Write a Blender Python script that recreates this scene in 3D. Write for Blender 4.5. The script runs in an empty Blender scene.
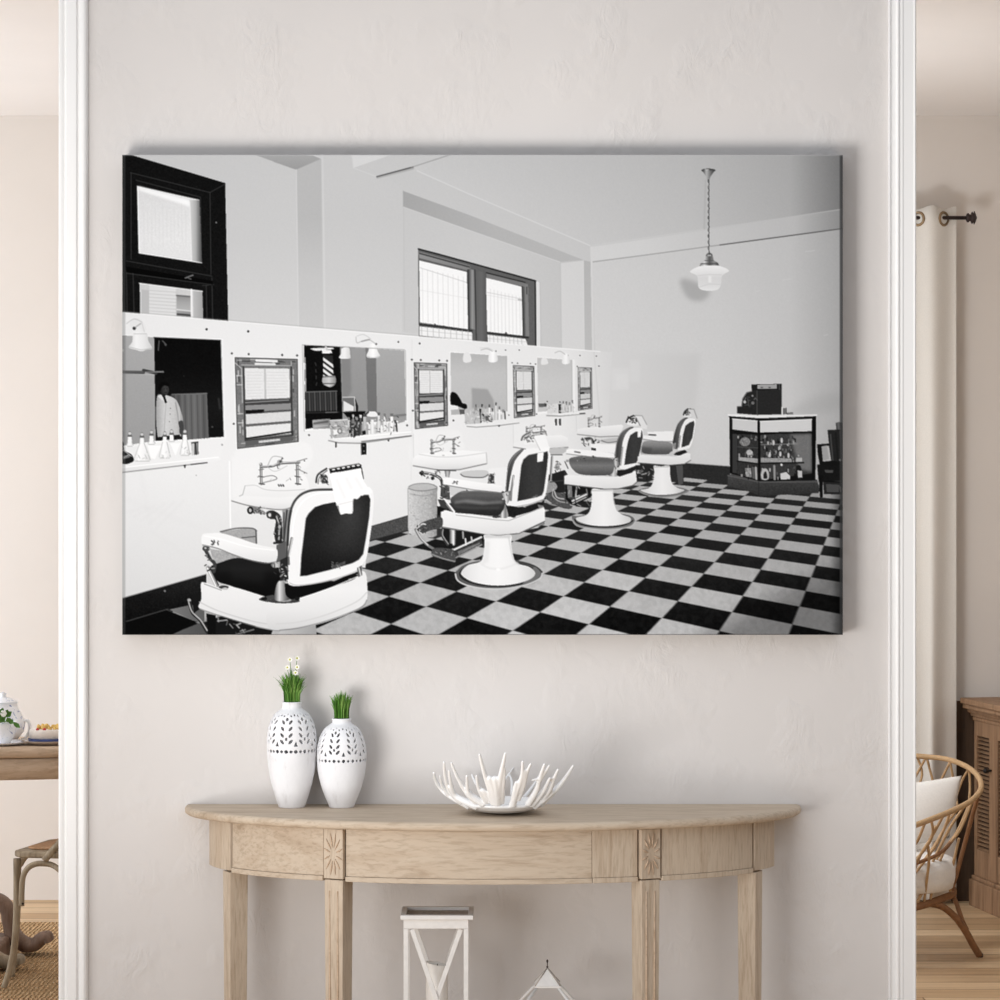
import bpy, bmesh, math, random
from mathutils import Vector, Matrix
random.seed(4)
R = math.radians
SC = bpy.context.scene
COL = SC.collection
# ---------------------------------------------------------------- measurements
D = 6.46        # camera to the picture wall
S = 0.0024      # metres per picture pixel on the wall
EYE = 1.53
def W(px, py, Y):
    f = (D+Y)/D
    return Vector(((px-500)*S*f, Y, EYE+(500-py)*S*f))
def lin(c):
    c = c/255.0
    return c/12.92 if c <= .04045 else ((c+.055)/1.055)**2.4
def rgb(r, g, b): return (lin(r), lin(g), lin(b), 1)
# ---------------------------------------------------------------- materials
def base_mat(name, col, rough=.6, metal=0, spec=.3):
    m = bpy.data.materials.new(name); m.use_nodes = True
    b = m.node_tree.nodes['Principled BSDF']
    b.inputs['Base Color'].default_value = col; b.inputs['Roughness'].default_value = rough; b.inputs['Metallic'].default_value = metal
    b.inputs['Specular IOR Level'].default_value = spec
    return m
def nn(m, t, **kw):
    n = m.node_tree.nodes.new(t)
    for k, v in kw.items(): setattr(n, k, v)
    return n
def lk(m, a, b): m.node_tree.links.new(a, b)
def coords(m, scale, rot=(0, 0, 0)):
    tc = nn(m, 'ShaderNodeTexCoord'); mp = nn(m, 'ShaderNodeMapping'); mp.inputs['Scale'].default_value = scale; mp.inputs['Rotation'].default_value = rot
    lk(m, tc.outputs['Object'], mp.inputs['Vector']); return mp.outputs['Vector']
def noise(m, vec, scale, detail=4, rough=.55, dist=0):
    n = nn(m, 'ShaderNodeTexNoise'); n.inputs['Scale'].default_value = scale; n.inputs['Detail'].default_value = detail; n.inputs['Roughness'].default_value = rough; n.inputs['Distortion'].default_value = dist
    lk(m, vec, n.inputs['Vector']); return n.outputs['Fac']
def ramp(m, fac, stops):
    r = nn(m, 'ShaderNodeValToRGB'); e = r.color_ramp.elements
    e[0].position, e[0].color = stops[0]; e[1].position, e[1].color = stops[-1]
    for p, c in stops[1:-1]: x = e.new(p); x.color = c
    lk(m, fac, r.inputs['Fac']); return r.outputs['Color']
def bump(m, h, strength, dist=.01, prev=None):
    b = nn(m, 'ShaderNodeBump'); b.inputs['Strength'].default_value = strength; b.inputs['Distance'].default_value = dist
    lk(m, h, b.inputs['Height'])
    if prev is not None: lk(m, prev, b.inputs['Normal'])
    lk(m, b.outputs['Normal'], m.node_tree.nodes['Principled BSDF'].inputs['Normal']); return b.outputs['Normal']
def tocol(m, c): lk(m, c, m.node_tree.nodes['Principled BSDF'].inputs['Base Color'])
def mixc(m, fac, a, b, mode='MIX'):
    x = nn(m, 'ShaderNodeMix', data_type='RGBA', blend_type=mode)
    if isinstance(fac, float): x.inputs[0].default_value = fac
    else: lk(m, fac, x.inputs[0])
    for k, v in ((6, a), (7, b)):
        if isinstance(v, tuple): x.inputs[k].default_value = v
        else: lk(m, v, x.inputs[k])
    return x.outputs[2]
def wood(name, dark, mid, light, axis, scale=9, rough=.6, bmp=.15):
    m = base_mat(name, mid, rough, 0, .25)
    sc = [1, 1, 1]; sc['XYZ'.index(axis)] = .10
    v = coords(m, tuple(sc)); n1 = noise(m, v, scale, 5, .6, 1.6); n2 = noise(m, v, scale*9, 3, .6, .3)
    c = ramp(m, n1, [(.28, dark), (.42, mid), (.55, light), (.72, mid)])
    f = ramp(m, n2, [(.36, (.73, .69, .65, 1)), (.52, (1, 1, 1, 1))])
    tocol(m, mixc(m, .6, c, f, 'MULTIPLY')); bump(m, n2, bmp, .004); return m
def plain(name, col, rough=.6, sc=30, amt=.06, bmp=.0, metal=0, spec=.3):
    m = base_mat(name, col, rough, metal, spec); v = coords(m, (1, 1, 1)); n = noise(m, v, sc, 4)
    lo = tuple(c*(1-amt) for c in col[:3])+(1,); hi = tuple(min(c*(1+amt), 1) for c in col[:3])+(1,)
    tocol(m, ramp(m, n, [(.3, lo), (.7, hi)]))
    if bmp: bump(m, n, bmp, .004)
    return m
M = {}
# ---------------------------------------------------------------- mesh collecting
class MB:
    def __init__(s): s.v = []; s.f = []; s.sm = []
    def add(s, vs, fs, smooth=False):
        o = len(s.v); s.v += [Vector(v) for v in vs]; s.f += [tuple(i+o for i in f) for f in fs]; s.sm += [smooth]*len(fs); return s
    def box(s, x0, x1, y0, y1, z0, z1):
        vs = [(x, y, z) for z in (z0, z1) for y in (y0, y1) for x in (x0, x1)]
        return s.add(vs, [(0, 2, 3, 1), (4, 5, 7, 6), (0, 1, 5, 4), (2, 6, 7, 3), (0, 4, 6, 2), (1, 3, 7, 5)])
    def obox(s, c, ux, uy, uz, hx, hy, hz, tx=1, ty=1):
        """box on its own axes; tx,ty: taper of the low end"""
        c, ux, uy, uz = Vector(c), Vector(ux).normalized(), Vector(uy).normalized(), Vector(uz).normalized(); vs = []
        for k in (-1, 1):
            a, b = (tx, ty) if k < 0 else (1, 1)
            for j in (-1, 1):
                for i in (-1, 1): vs.append(c+ux*hx*i*a+uy*hy*j*b+uz*hz*k)
        return s.add(vs, [(0, 2, 3, 1), (4, 5, 7, 6), (0, 1, 5, 4), (2, 6, 7, 3), (0, 4, 6, 2), (1, 3, 7, 5)])
    def prism(s, poly, z0, z1, smooth=False):
        n = len(poly); vs = [(x, y, z0) for x, y in poly]+[(x, y, z1) for x, y in poly]
        s.add(vs, [tuple(range(n-1, -1, -1)), tuple(range(n, 2*n))]); o = len(s.v)-2*n
        s.f += [(o+i, o+(i+1) % n, o+n+(i+1) % n, o+n+i) for i in range(n)]; s.sm += [smooth]*n; return s
    def tube(s, pts, r, n=10, caps=True, closed=False, flat=1.0, up=None):
        pts = [Vector(p) for p in pts]; m = len(pts); rs = r if isinstance(r, (list, tuple)) else [r]*m
        o = len(s.v); prev = Vector(up) if up is not None else None
        for k, p in enumerate(pts):
            if closed: t = pts[(k+1) % m]-pts[k-1]
            else: t = pts[min(k+1, m-1)]-pts[max(k-1, 0)]
            t = t.normalized() if t.length > 1e-9 else Vector((0, 0, 1))
            if prev is None: prev = Vector((0, 0, 1)) if abs(t.z) < .9 else Vector((1, 0, 0))
            a = prev-t*prev.dot(t)
            if a.length < 1e-6: a = t.orthogonal()
            a.normalize(); prev = a; b = t.cross(a)
            for i in range(n):
                q = 2*math.pi*i/n; s.v.append(p+(a*math.cos(q)*flat+b*math.sin(q))*rs[k])
        for k in range(m if closed else m-1):
            for i in range(n):
                k2 = (k+1) % m; s.f.append((o+k*n+i, o+k*n+(i+1) % n, o+k2*n+(i+1) % n, o+k2*n+i)); s.sm.append(True)
        if caps and not closed:
            s.f.append(tuple(o+i for i in range(n-1, -1, -1))); s.sm.append(False); s.f.append(tuple(o+(m-1)*n+i for i in range(n))); s.sm.append(False)
        return s
    def lathe(s, prof, c=(0, 0, 0), n=40, close=False):
        o = len(s.v); c = Vector(c)
        for r, z in prof:
            for i in range(n):
                q = 2*math.pi*i/n; s.v.append(c+Vector((r*math.cos(q), r*math.sin(q), z)))
        for k in range(len(prof)-1):
            for i in range(n):
                s.f.append((o+k*n+i, o+k*n+(i+1) % n, o+(k+1)*n+(i+1) % n, o+(k+1)*n+i)); s.sm.append(True)
        if close:
            s.f.append(tuple(o+i for i in range(n-1, -1, -1))); s.sm.append(False); k = len(prof)-1; s.f.append(tuple(o+k*n+i for i in range(n))); s.sm.append(False)
        return s
    def ball(s, c, r, n=12, sq=(1, 1, 1)):
        c = Vector(c); prof = [(math.sin(math.pi*k/n)*r, -math.cos(math.pi*k/n)*r) for k in range(n+1)]; o = len(s.v)
        s.lathe([(max(a, 1e-4), b) for a, b in prof], (0, 0, 0), n*2)
        for i in range(o, len(s.v)): v = s.v[i]; s.v[i] = c+Vector((v.x*sq[0], v.y*sq[1], v.z*sq[2]))
        return s
    def build(s, name, mat, parent=None, bevel=0, merge=False, seg=2):
        me = bpy.data.meshes.new(name); o = bpy.data.objects.new(name, me); COL.objects.link(o)
        off = ORG.get(parent.name, Vector()) if parent else Vector()
        me.from_pydata([tuple(v-off) for v in s.v], [], s.f); me.update()
        me.polygons.foreach_set('use_smooth', s.sm)
        bm = bmesh.new(); bm.from_mesh(me)
        if merge: bmesh.ops.remove_doubles(bm, verts=bm.verts, dist=1e-5)
        bmesh.ops.recalc_face_normals(bm, faces=bm.faces); bm.to_mesh(me); bm.free()
        me.materials.append(mat)
        if parent: o.parent = parent; ORG[o.name] = off
        if bevel:
            b = o.modifiers.new('bevel', 'BEVEL'); b.width = bevel; b.segments = seg; b.limit_method = 'ANGLE'; b.angle_limit = R(40)
        return o
ORG = {}
def tag(o, label=None, cat=None, group=None, kind=None):
    if label: o['label'] = label
    if cat: o['category'] = cat
    if group: o['group'] = group
    if kind: o['kind'] = kind
    return o
def thing(name, loc, label, cat, group=None):
    o = bpy.data.objects.new(name, None); COL.objects.link(o); o.location = loc; o.empty_display_size = .1
    ORG[o.name] = Vector(loc); return tag(o, label, cat, group)
def curve(pts, n=8, closed=False):
    p = [Vector(q) for q in pts]; m = len(p); out = []
    for k in range(m if closed else m-1):
        if closed: a, b, c, d = p[k-1], p[k], p[(k+1) % m], p[(k+2) % m]
        else: a, b, c, d = p[max(k-1, 0)], p[k], p[k+1], p[min(k+2, m-1)]
        for i in range(n):
            t = i/n; out.append(.5*((2*b)+(c-a)*t+(2*a-5*b+4*c-d)*t*t+(3*b-a-3*c+d)*t**3))
    if not closed: out.append(p[-1])
    return out
# ---------------------------------------------------------------- the photograph printed on the canvas
# drawn shape by shape (grey tones 0-255) in picture coordinates, then stored as printed colour on the canvas face
import numpy as np
PX0, PX1, PY0, PY1 = 122.3, 842.8, 154.8, 634.8
SS = 3
PW_, PH_ = 720, 480
IMG = np.full((PH_*SS, PW_*SS), 205.0, np.float32)
SXP = PW_*SS/(PX1-PX0); SYP = PH_*SS/(PY1-PY0)
rng = np.random.default_rng(7)
_T = [0.0, 0.0, 1.0]
def at(ox, oy, s): _T[0], _T[1], _T[2] = ox, oy, s
CA = (115, 145, 5.263); CB = (115, 300, 5.263); CC = (115, 450, 5.263); CD = (280, 145, 5.263); CE = (280, 300, 5.263); CF = (280, 450, 5.263)
CG = (440, 230, 5.0); CH = (410, 380, 6.667); CI = (400, 470, 5.882); CJ = (540, 380, 5.882); CK = (560, 460, 5.556); CL = (700, 370, 6.667); CM = (640, 145, 4.762); CN = (700, 490, 6.667)
def tr(pts): return [(_T[0]+x/_T[2], _T[1]+y/_T[2]) for x, y in pts]
def spl(pts, closed=True, n=8):
    p = np.array(pts, float); m = len(p); out = []
    rngk = range(m) if closed else range(m-1)
    for k in rngk:
        if closed: a, b, c, d = p[(k-1) % m], p[k], p[(k+1) % m], p[(k+2) % m]
        else: a, b, c, d = p[max(k-1, 0)], p[k], p[k+1], p[min(k+2, m-1)]
        for t in np.linspace(0, 1, n, endpoint=False):
            out.append(tuple(0.5*((2*b)+(c-a)*t+(2*a-5*b+4*c-d)*t*t+(3*b-a-3*c+d)*t**3)))
    if not closed: out.append(tuple(p[-1]))
    return out
def box1(m, r):
    k = 2*r+1
    for ax in (0, 1):
        pad = [(0, 0), (0, 0)]; pad[ax] = (r+1, r)
        c = np.cumsum(np.pad(m, pad, mode='edge'), axis=ax)
        m = (c[k:]-c[:-k])/k if ax == 0 else (c[:, k:]-c[:, :-k])/k
    return m
def region(x0, y0, x1, y1, pad=0):
    i0 = max(int((x0-PX0)*SXP-pad)-1, 0); i1 = min(int((x1-PX0)*SXP+pad)+2, PW_*SS)
    j0 = max(int((y0-PY0)*SYP-pad)-1, 0); j1 = min(int((y1-PY0)*SYP+pad)+2, PH_*SS)
    return i0, i1, j0, j1
def lay(mask, i0, i1, j0, j1, val, alpha, bb, noise):
    X = (np.arange(i0, i1)+.5)/SXP+PX0; Y = (np.arange(j0, j1)+.5)/SYP+PY0
    if callable(val): v = val(X[None, :], Y[:, None])
    elif isinstance(val, tuple):
        if val[0] == 'h': t = np.clip((X[None, :]-bb[0])/max(bb[2]-bb[0], 1e-6), 0, 1)
        else: t = np.clip((Y[:, None]-bb[1])/max(bb[3]-bb[1], 1e-6), 0, 1)
        v = np.interp(t, np.linspace(0, 1, len(val)-1), val[1:])
    else: v = float(val)
    v = np.broadcast_to(np.asarray(v, np.float32), mask.shape)
    if noise:
        n = rng.normal(0, 1, mask.shape).astype(np.float32); n = box1(n, 1)*3
        v = v+n*noise
    a = mask*alpha
    IMG[j0:j1, i0:i1] = IMG[j0:j1, i0:i1]*(1-a)+v*a
def poly(pts, val, soft=0, alpha=1.0, noise=0, raw=False):
    P = pts if raw else tr(pts)
    xs = [p[0] for p in P]; ys = [p[1] for p in P]; bb = (min(xs), min(ys), max(xs), max(ys))
    r = int(round(soft*SXP/2)) if soft else 0
    i0, i1, j0, j1 = region(*bb, pad=4*r)
    if i1 <= i0 or j1 <= j0: return
    X = (np.arange(i0, i1)+.5)/SXP+PX0; Y = (np.arange(j0, j1)+.5)/SYP+PY0
    m = np.zeros((j1-j0, i1-i0), bool)
    for k in range(len(P)):
        (xa, ya), (xb, yb) = P[k], P[(k+1) % len(P)]
        rows = np.nonzero((ya > Y) != (yb > Y))[0]
        if len(rows) == 0: continue
        xc = xa+(Y[rows]-ya)*(xb-xa)/(yb-ya)
        m[rows] ^= X[None, :] < xc[:, None]
    m = m.astype(np.float32)
    if r: m = box1(box1(m, r), max(r, 1))
    lay(m, i0, i1, j0, j1, val, alpha, bb, noise)
def sp(pts, val, **k): poly(spl(pts), val, **k)
def line(pts, w, val, alpha=1.0, smooth=False, soft=0):
    """w in picture pixels"""
    P = tr(pts)
    if smooth: P = spl(P, False, 6)
    P = np.array(P); bb = (P[:, 0].min()-w, P[:, 1].min()-w, P[:, 0].max()+w, P[:, 1].max()+w)
    i0, i1, j0, j1 = region(*bb, pad=int(soft*SXP))
    if i1 <= i0 or j1 <= j0: return
    X = ((np.arange(i0, i1)+.5)/SXP+PX0)[None, :]; Y = ((np.arange(j0, j1)+.5)/SYP+PY0)[:, None]
    d = np.full((j1-j0, i1-i0), 1e9, np.float32)
    for k in range(len(P)-1):
        ax, ay = P[k]; bx, by = P[k+1]; L = (bx-ax)**2+(by-ay)**2+1e-9
        t = np.clip(((X-ax)*(bx-ax)+(Y-ay)*(by-ay))/L, 0, 1)
        d = np.minimum(d, (X-ax-t*(bx-ax))**2+(Y-ay-t*(by-ay))**2)
    d = np.sqrt(d); e = max(soft, .35)
    m = np.clip((w/2-d)/e+.5, 0, 1).astype(np.float32)
    lay(m, i0, i1, j0, j1, val, alpha, bb, 0)
def ell(cx, cy, rx, ry, val, soft=0, alpha=1.0, noise=0, a0=0, a1=360, rot=0):
    c, s = math.cos(math.radians(rot)), math.sin(math.radians(rot)); pts = []
    for a in np.linspace(math.radians(a0), math.radians(a1), 40):
        x, y = rx*math.cos(a), ry*math.sin(a); pts.append((cx+x*c-y*s, cy+x*s+y*c))
    poly(pts, val, soft=soft, alpha=alpha, noise=noise)
def dot(x, y, r=.9, v=50): ell(x, y, r*_T[2], r*_T[2], v)
def scrib(x0, y0, x1, y1, n, lo, hi, w=.8, seed=0, ln=.35):
    g = np.random.default_rng(seed)
    for _ in range(n):
        x = g.uniform(x0, x1); y = g.uniform(y0, y1); a = g.choice([0, 1.57, .6, -.6])+g.normal(0, .3)
        l = ln*min(x1-x0, y1-y0)*g.uniform(.4, 1)
        line([(x-math.cos(a)*l/2, y-math.sin(a)*l/2), (x+math.cos(a)*l/2, y+math.sin(a)*l/2)], w*g.uniform(.6, 1.2), g.uniform(lo, hi))

def paint():
    # ---- upper walls and ceiling
    at(*CA)
    poly([(0, 0), (960, 0), (970, 1010), (0, 1010)], ('v', 205, 203, 207), noise=.8)
    poly([(725, 48), (1010, 48), (1010, 120), (955, 130)], ('v', 172, 158), noise=.8)
    at(*CD)
    poly([(-60, 48), (170, 55), (220, 72), (85, 130), (-30, 90)], ('v', 172, 158), noise=.8)
    poly([(85, 130), (222, 70), (238, 1010), (98, 1010)], ('v', 190, 186, 196, 200), noise=.8)
    poly([(220, 48), (700, 48), (660, 240), (730, 1050), (238, 1050)], ('v', 205, 201, 203, 207), noise=.8)
    line([(86, 130), (98, 1000)], 1.2, 214, .8); line([(222, 55), (236, 1000)], 2.2, 214, .7, soft=.8); line([(172, 52), (220, 72)], 1, 214, .8)
    at(0, 0, 1)
    # ceiling, soffit, far wall
    poly([(370, 154), (843, 154), (843, 215), (592, 246), (417, 171), (400, 164)], lambda x, y: np.clip(206-.03*(x-470)-np.clip(x-690, 0, 200)*.10-np.clip(x-790, 0, 60)*.9-.06*(230-y)*(x > 0), 70, 214), noise=1)
    poly([(417, 170.5), (470, 194.4), (592, 246), (592, 352), (402, 330), (402, 190), (382, 170)], 202, noise=.8)
    poly([(403.3, 191), (470, 215.3), (583.5, 260), (560.5, 262), (470, 230.5), (403.5, 207)], ('h', 168, 182, 186), noise=.8)
    line([(403.3, 191), (403.4, 207)], 1, 160, .6)
    poly([(403.5, 207), (470, 230.5), (560.5, 262.5), (563, 352), (402, 332)], ('h', 200, 203, 199), noise=.8)
    line([(403.6, 207), (404.5, 330)], 1, 190, .6); line([(403.5, 207), (470, 230.5), (560, 262)], .8, 216, .7)
    line([(417, 170.7), (470, 194.4), (590, 245.6)], 1.2, 217, .9)
    at(*CD)
    poly([(375, 52), (590, 52), (388, 120)], 218); poly([(388, 120), (590, 50), (900, 48), (510, 166)], 203, noise=.8)
    line([(385, 120), (510, 167)], .9, 212); line([(510, 167), (700, 116)], 1.4, 70, .9); line([(690, 118), (900, 50)], .9, 150, .8); line([(512, 172), (700, 124)], 2, 150, .5, soft=1)
    line([(380, 50), (386, 120)], .8, 214)
    at(*CG)
    poly([(718, 152), (752, 158), (766, 620), (722, 620)], ('v', 184, 190), noise=.8)
    poly([(602, 165), (716, 151), (721, 620), (609, 620)], 213, noise=.8)
    line([(602, 163), (608, 590)], .8, 190, .7); line([(717, 152), (722, 600)], .8, 224, .7); line([(602, 164), (716, 151)], .8, 196)
    at(0, 0, 1)
    far = lambda x, y: np.clip(210+.03*(y-300)-np.clip(x-720, 0, 200)*.06-np.clip(x-790, 0, 60)*.45-np.clip(y-400, 0, 100)*.06, 90, 232)
    poly([(592, 245), (843, 209), (843, 500), (600, 500)], far, noise=1.1)
    poly([(590.5, 246.5), (640, 239.5), (842.8, 209), (842.8, 228.3), (640, 255.5), (592, 261.5)], lambda x, y: np.clip(214-np.clip(x-640, 0, 300)*.10-np.clip(x-795, 0, 60)*.9, 90, 230), noise=.8)
    line([(590.5, 246.5), (640, 239.5), (843, 209)], .9, 200, .7)
    line([(592, 262), (640, 255.8), (720, 245)], 1, 158, .9); line([(720, 245), (843, 228.5)], 1.2, 100, .95)
    poly([(590.3, 247), (592.3, 246), (594, 350), (592, 350)], 214)
    poly([(594, 352.3), (700, 354), (690, 470), (600, 466)], lambda x, y: np.clip(214-(x-600)*.12, 195, 216), alpha=.7, soft=6)
    at(*CG)
    for q in ((860, 690, 945, 800), (880, 720, 940, 790), (950, 650, 1000, 760)): poly([(q[0], q[1]), (q[2], q[1]), (q[2], q[3]), (q[0], q[3])], 226, alpha=.25, soft=2)
    # pendant lamp
    at(*CM)
    sp([(190, 650), (230, 640), (330, 690), (300, 740), (230, 730)], 150, alpha=.55, soft=5)
    line([(312, 170), (306, 400)], 1.5, 168, .35, soft=1)
    ell(326, 121, 34, 9, 75); ell(318, 118, 12, 3, 200); poly([(296, 122), (356, 122), (336, 150), (330, 168), (321, 168), (314, 148)], ('h', 60, 190, 120, 60))
    for k in range(24):
        y = 165+k*14.5; ell(326.5+(k % 2)*1.5, y+7, 3.2 if k % 2 else 4.6, 8, 95 if k % 3 else 60); ell(326.5, y+7, 1.4, 4.5, 190)
    ell(330, 530, 17, 17, 110); ell(330, 530, 9, 9, 190); line([(330, 510), (330, 522)], 1, 80)
    poly([(313, 530), (347, 530), (352, 550), (372, 562), (377, 574), (283, 577), (288, 565), (308, 552)], ('h', 120, 225, 90, 150, 70)); line([(290, 566), (370, 564)], .7, 70); line([(308, 550), (350, 550)], .6, 90)
    sp([(238, 603), (282, 578), (330, 574), (378, 576), (424, 598), (392, 622), (386, 660), (370, 688), (318, 694), (280, 680), (272, 625)], ('v', 248, 236, 222, 226, 238))
    line([(275, 622), (330, 616), (388, 618)], .8, 205, .6); line([(284, 676), (328, 662), (380, 664)], .8, 208, .7); poly([(325, 625), (340, 625), (340, 655), (325, 655)], 250, alpha=.6, soft=1)
    for q, w in (((810, 505), 22), ((700, 640), 20), ((560, 695), 12), ((885, 905), 8)): line([(q[0]-w, q[1]+3), (q[0]+w, q[1]-2)], .8, 222, .5)
    # ---- floor in perspective
    H = np.array([[1.38599836e+01, -5.00675761e+01, 4.15614577e+02], [-1.62563991e+01, -2.10575710e+01, 5.63299865e+02], [-4.10683960e-02, -5.61730458e-02, 1.0]])
    Hi = np.linalg.inv(H)
    at(0, 0, 1)
    tiles = rng.normal(0, 1, (60, 60))
    def floor(x, y):
        x, y = np.broadcast_arrays(x, y)
        w = Hi[2, 0]*x+Hi[2, 1]*y+Hi[2, 2]
        u = (Hi[0, 0]*x+Hi[0, 1]*y+Hi[0, 2])/w; v = (Hi[1, 0]*x+Hi[1, 1]*y+Hi[1, 2])/w
        i = np.floor(u).astype(int); j = np.floor(v).astype(int)
        tn = tiles[np.clip(i+30, 0, 59), np.clip(j+30, 0, 59)]
        depth = np.clip((y-480)/150, 0, 1)
        light = 176+16*np.sin(np.clip((x-380)/420, 0, 1)*3.1)*.8+10*depth-20*(1-depth)*.6+tn*3
        dark = 47-30*depth+4*tn*(1-depth*.6)
        lit = (i+j) % 2 == 0
        val = np.where(lit, light, dark)
        fu = np.minimum(u-i, 1-(u-i)); fv = np.minimum(v-j, 1-(v-j))
        s = .012+.02*(1-depth)
        g = np.minimum(fu, fv)
        val = np.where(lit, val, np.where(g < .018, val+70*(.4+.6*depth), val))
        val = np.where(lit & (g < .012), val-25, val)
        return val
    poly([(122, 622), (168, 609.5), (371, 540.5), (407, 530.5), (560, 486), (650, 474), (684, 477), (707, 479.8), (730, 482), (843, 496), (843, 636), (122, 636)], floor, noise=2.2)
    m = rng.normal(0, 1, (PH_*SS, PW_*SS)).astype(np.float32)
    m = box1(box1(m, 5), 4)*30
    yy = np.clip(((np.arange(PH_*SS)/SYP+PY0)-520)/60, 0, 1)[:, None]
    sel = (IMG > 150) & (yy > 0)
    IMG[:] = IMG+np.where(sel, np.clip(m*2.2, -6, 4)*yy, np.clip(m*2, -3, 4)*yy*(IMG < 120))
    # vignette of the print in its lower corners
    poly([(122, 600), (250, 636), (122, 636)], 0, alpha=.5, soft=14)
    poly([(843, 560), (843, 636), (700, 636)], 0, alpha=.30, soft=20); poly([(835, 480), (843, 480), (843, 636), (835, 636)], 0, alpha=.45, soft=8)
    # ---- big dark window, left
    at(*CA)
    poly([(36, 50), (85, 52), (580, 200), (596, 930), (36, 890)], 17, noise=3)
    for a in ([(80, 145), (500, 250), (505, 680)], [(85, 150), (85, 600)], [(60, 610), (510, 690)], [(110, 185), (450, 275), (455, 620)], [(500, 250), (580, 205)], [(460, 740), (520, 735)], [(480, 740), (484, 915)], [(510, 700), (514, 918)], [(95, 670), (100, 880)], [(60, 660), (64, 880)]): line(a, .9, 62, .75)
    poly([(60, 640), (515, 715), (515, 740), (60, 668)], 6); line([(370, 700), (410, 685)], 1.4, 110); line([(385, 700), (400, 706)], 1.2, 90); dot(533, 408, .9, 120); line([(60, 675), (510, 735)], .8, 70, .7)
    poly([(116, 215), (445, 288), (458, 622), (124, 570)], ('v', 222, 228, 232, 226), noise=2.5)
    poly([(116, 215), (395, 290), (395, 325), (130, 240)], 252, soft=2); line([(120, 225), (128, 560)], 1.6, 246, .8)
    poly([(392, 290), (445, 290), (458, 622), (402, 612)], ('h', 215, 176, 70)); line([(394, 300), (404, 610)], .8, 236)
    for k in range(12): x = 150+k*20; line([(x+(k*7) % 5, 300+(k*37) % 90), (x+4, 560-(k*53) % 80)], 1.0, 212, .3)
    line([(126, 568), (456, 620)], 1, 250, .8)
    poly([(130, 726), (460, 770), (464, 920), (132, 888)], 205, noise=2)
    poly([(180, 735), (320, 750), (320, 905), (180, 890)], 220)
    for k in range(8): line([(180, 765+k*18), (322, 775+k*18)], .7, 186, .7)
    poly([(140, 760), (178, 765), (178, 888), (140, 885)], 188); poly([(325, 790), (398, 796), (400, 905), (325, 900)], ('v', 140, 165, 178, 110)); line([(325, 792), (398, 798)], 1.6, 110); line([(326, 866), (398, 874)], 1, 225); line([(328, 890), (398, 896)], 1.4, 60)
    line([(402, 762), (404, 910)], 2.0, 238); poly([(412, 765), (460, 770), (464, 915), (414, 910)], ('h', 188, 160)); line([(128, 728), (460, 770)], 1.2, 240, .8)
    # ---- second window
    def U(pts): return pts
    at(*CG)
    poly([(-110, 92), (-8, 118), (478, 252), (481, 582), (-106, 540)], 96, noise=2)
    line([(-108, 95), (-8, 121), (478, 255)], 1.6, 40); line([(476, 255), (479, 580)], 1.5, 42)
    poly([(-106, 108), (150, 178), (152, 206), (-104, 140)], ('v', 150, 128)); poly([(-104, 112), (150, 182), (150, 190), (-104, 120)], 70)
    poly([(-104, 152), (134, 210), (140, 496), (-100, 462)], 246, noise=1.2); poly([(230, 238), (410, 284), (413, 528), (236, 508)], 246, noise=1.2)
    poly([(232, 216), (425, 262), (425, 285), (232, 240)], 120); line([(232, 214), (425, 262)], 1.2, 45)
    poly([(142, 195), (172, 200), (180, 500), (148, 490)], ('h', 70, 150, 110)); line([(140, 200), (146, 500)], 1.4, 58); line([(174, 200), (182, 550)], 1.4, 60); line([(412, 285), (418, 530)], 1.6, 60)
    poly([(424, 268), (440, 272), (446, 530), (428, 530)], 128); poly([(180, 205), (230, 212), (236, 560), (184, 555)], ('h', 96, 104, 84)); line([(434, 285), (434, 320)], .9, 60)
    for a, b, c, d in ((-100, 130, 160, 470), (240, 405, 260, 515)):
        for k in range(9):
            x = a+12+k*(b-a)/9; line([(x, c+35+k*5), (x+3, d+k*3)], .8, 205, .5)
    line([(-102, 188), (132, 262)], 1, 196, .6); line([(-102, 300), (134, 340)], .8, 215, .5); line([(236, 312), (408, 345)], 1, 200, .6); line([(236, 325), (408, 356)], .7, 215, .6); line([(392, 348), (406, 350)], 1.6, 170, .8)
    line([(-102, 472), (20, 486), (160, 504)], 1.6, 45); line([(238, 514), (440, 538)], 1.7, 45); dot(-25, 472, .8, 60); dot(18, 483, 1, 50); dot(330, 516, 1.0, 60)
    poly([(-102, 482), (160, 512), (162, 556), (-102, 528)], 238); poly([(238, 524), (428, 545), (438, 576), (240, 562)], 236)
    for k in range(9): x = -92+k*29; line([(x, 485+k*2), (x+1, 530+k*3)], .8, 170, .6)
    for k in range(9): x = 248+k*20; line([(x, 528+k*2), (x+1, 562+k*1)], .8, 176, .6)
    line([(-102, 502), (160, 528)], .7, 185, .6); line([(240, 542), (436, 560)], .7, 190, .6)
    poly([(482, 255), (498, 262), (502, 590), (483, 585)], 224); line([(500, 262), (505, 590)], .7, 188)
    # ---- white marble back panel
    at(0, 0, 1)
    panel = lambda x, y: np.clip(232-.004*(x-122)-np.clip(x-560, 0, 100)*.30-np.clip(y-470, 0, 150)*.12+np.clip((x-330)/80, 0, 1)*np.clip(y-440, 0, 60)*.0, 196, 244)
    poly([(122, 312.3), (305, 327.5), (473, 341), (612, 352.3), (606, 466), (560, 484), (407, 516), (373, 526), (206, 575), (122, 599)], panel, noise=.6)
    line([(122, 312.3), (305, 327.5), (473, 341), (600, 351.5)], 1.0, 250, .7); line([(122, 311.2), (305, 326.4), (473, 340)], .8, 150, .4)
    line([(594, 352), (604, 465)], 1, 205, .6); line([(412, 340), (412, 420), (411, 480)], 1.2, 222, .7)
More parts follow.
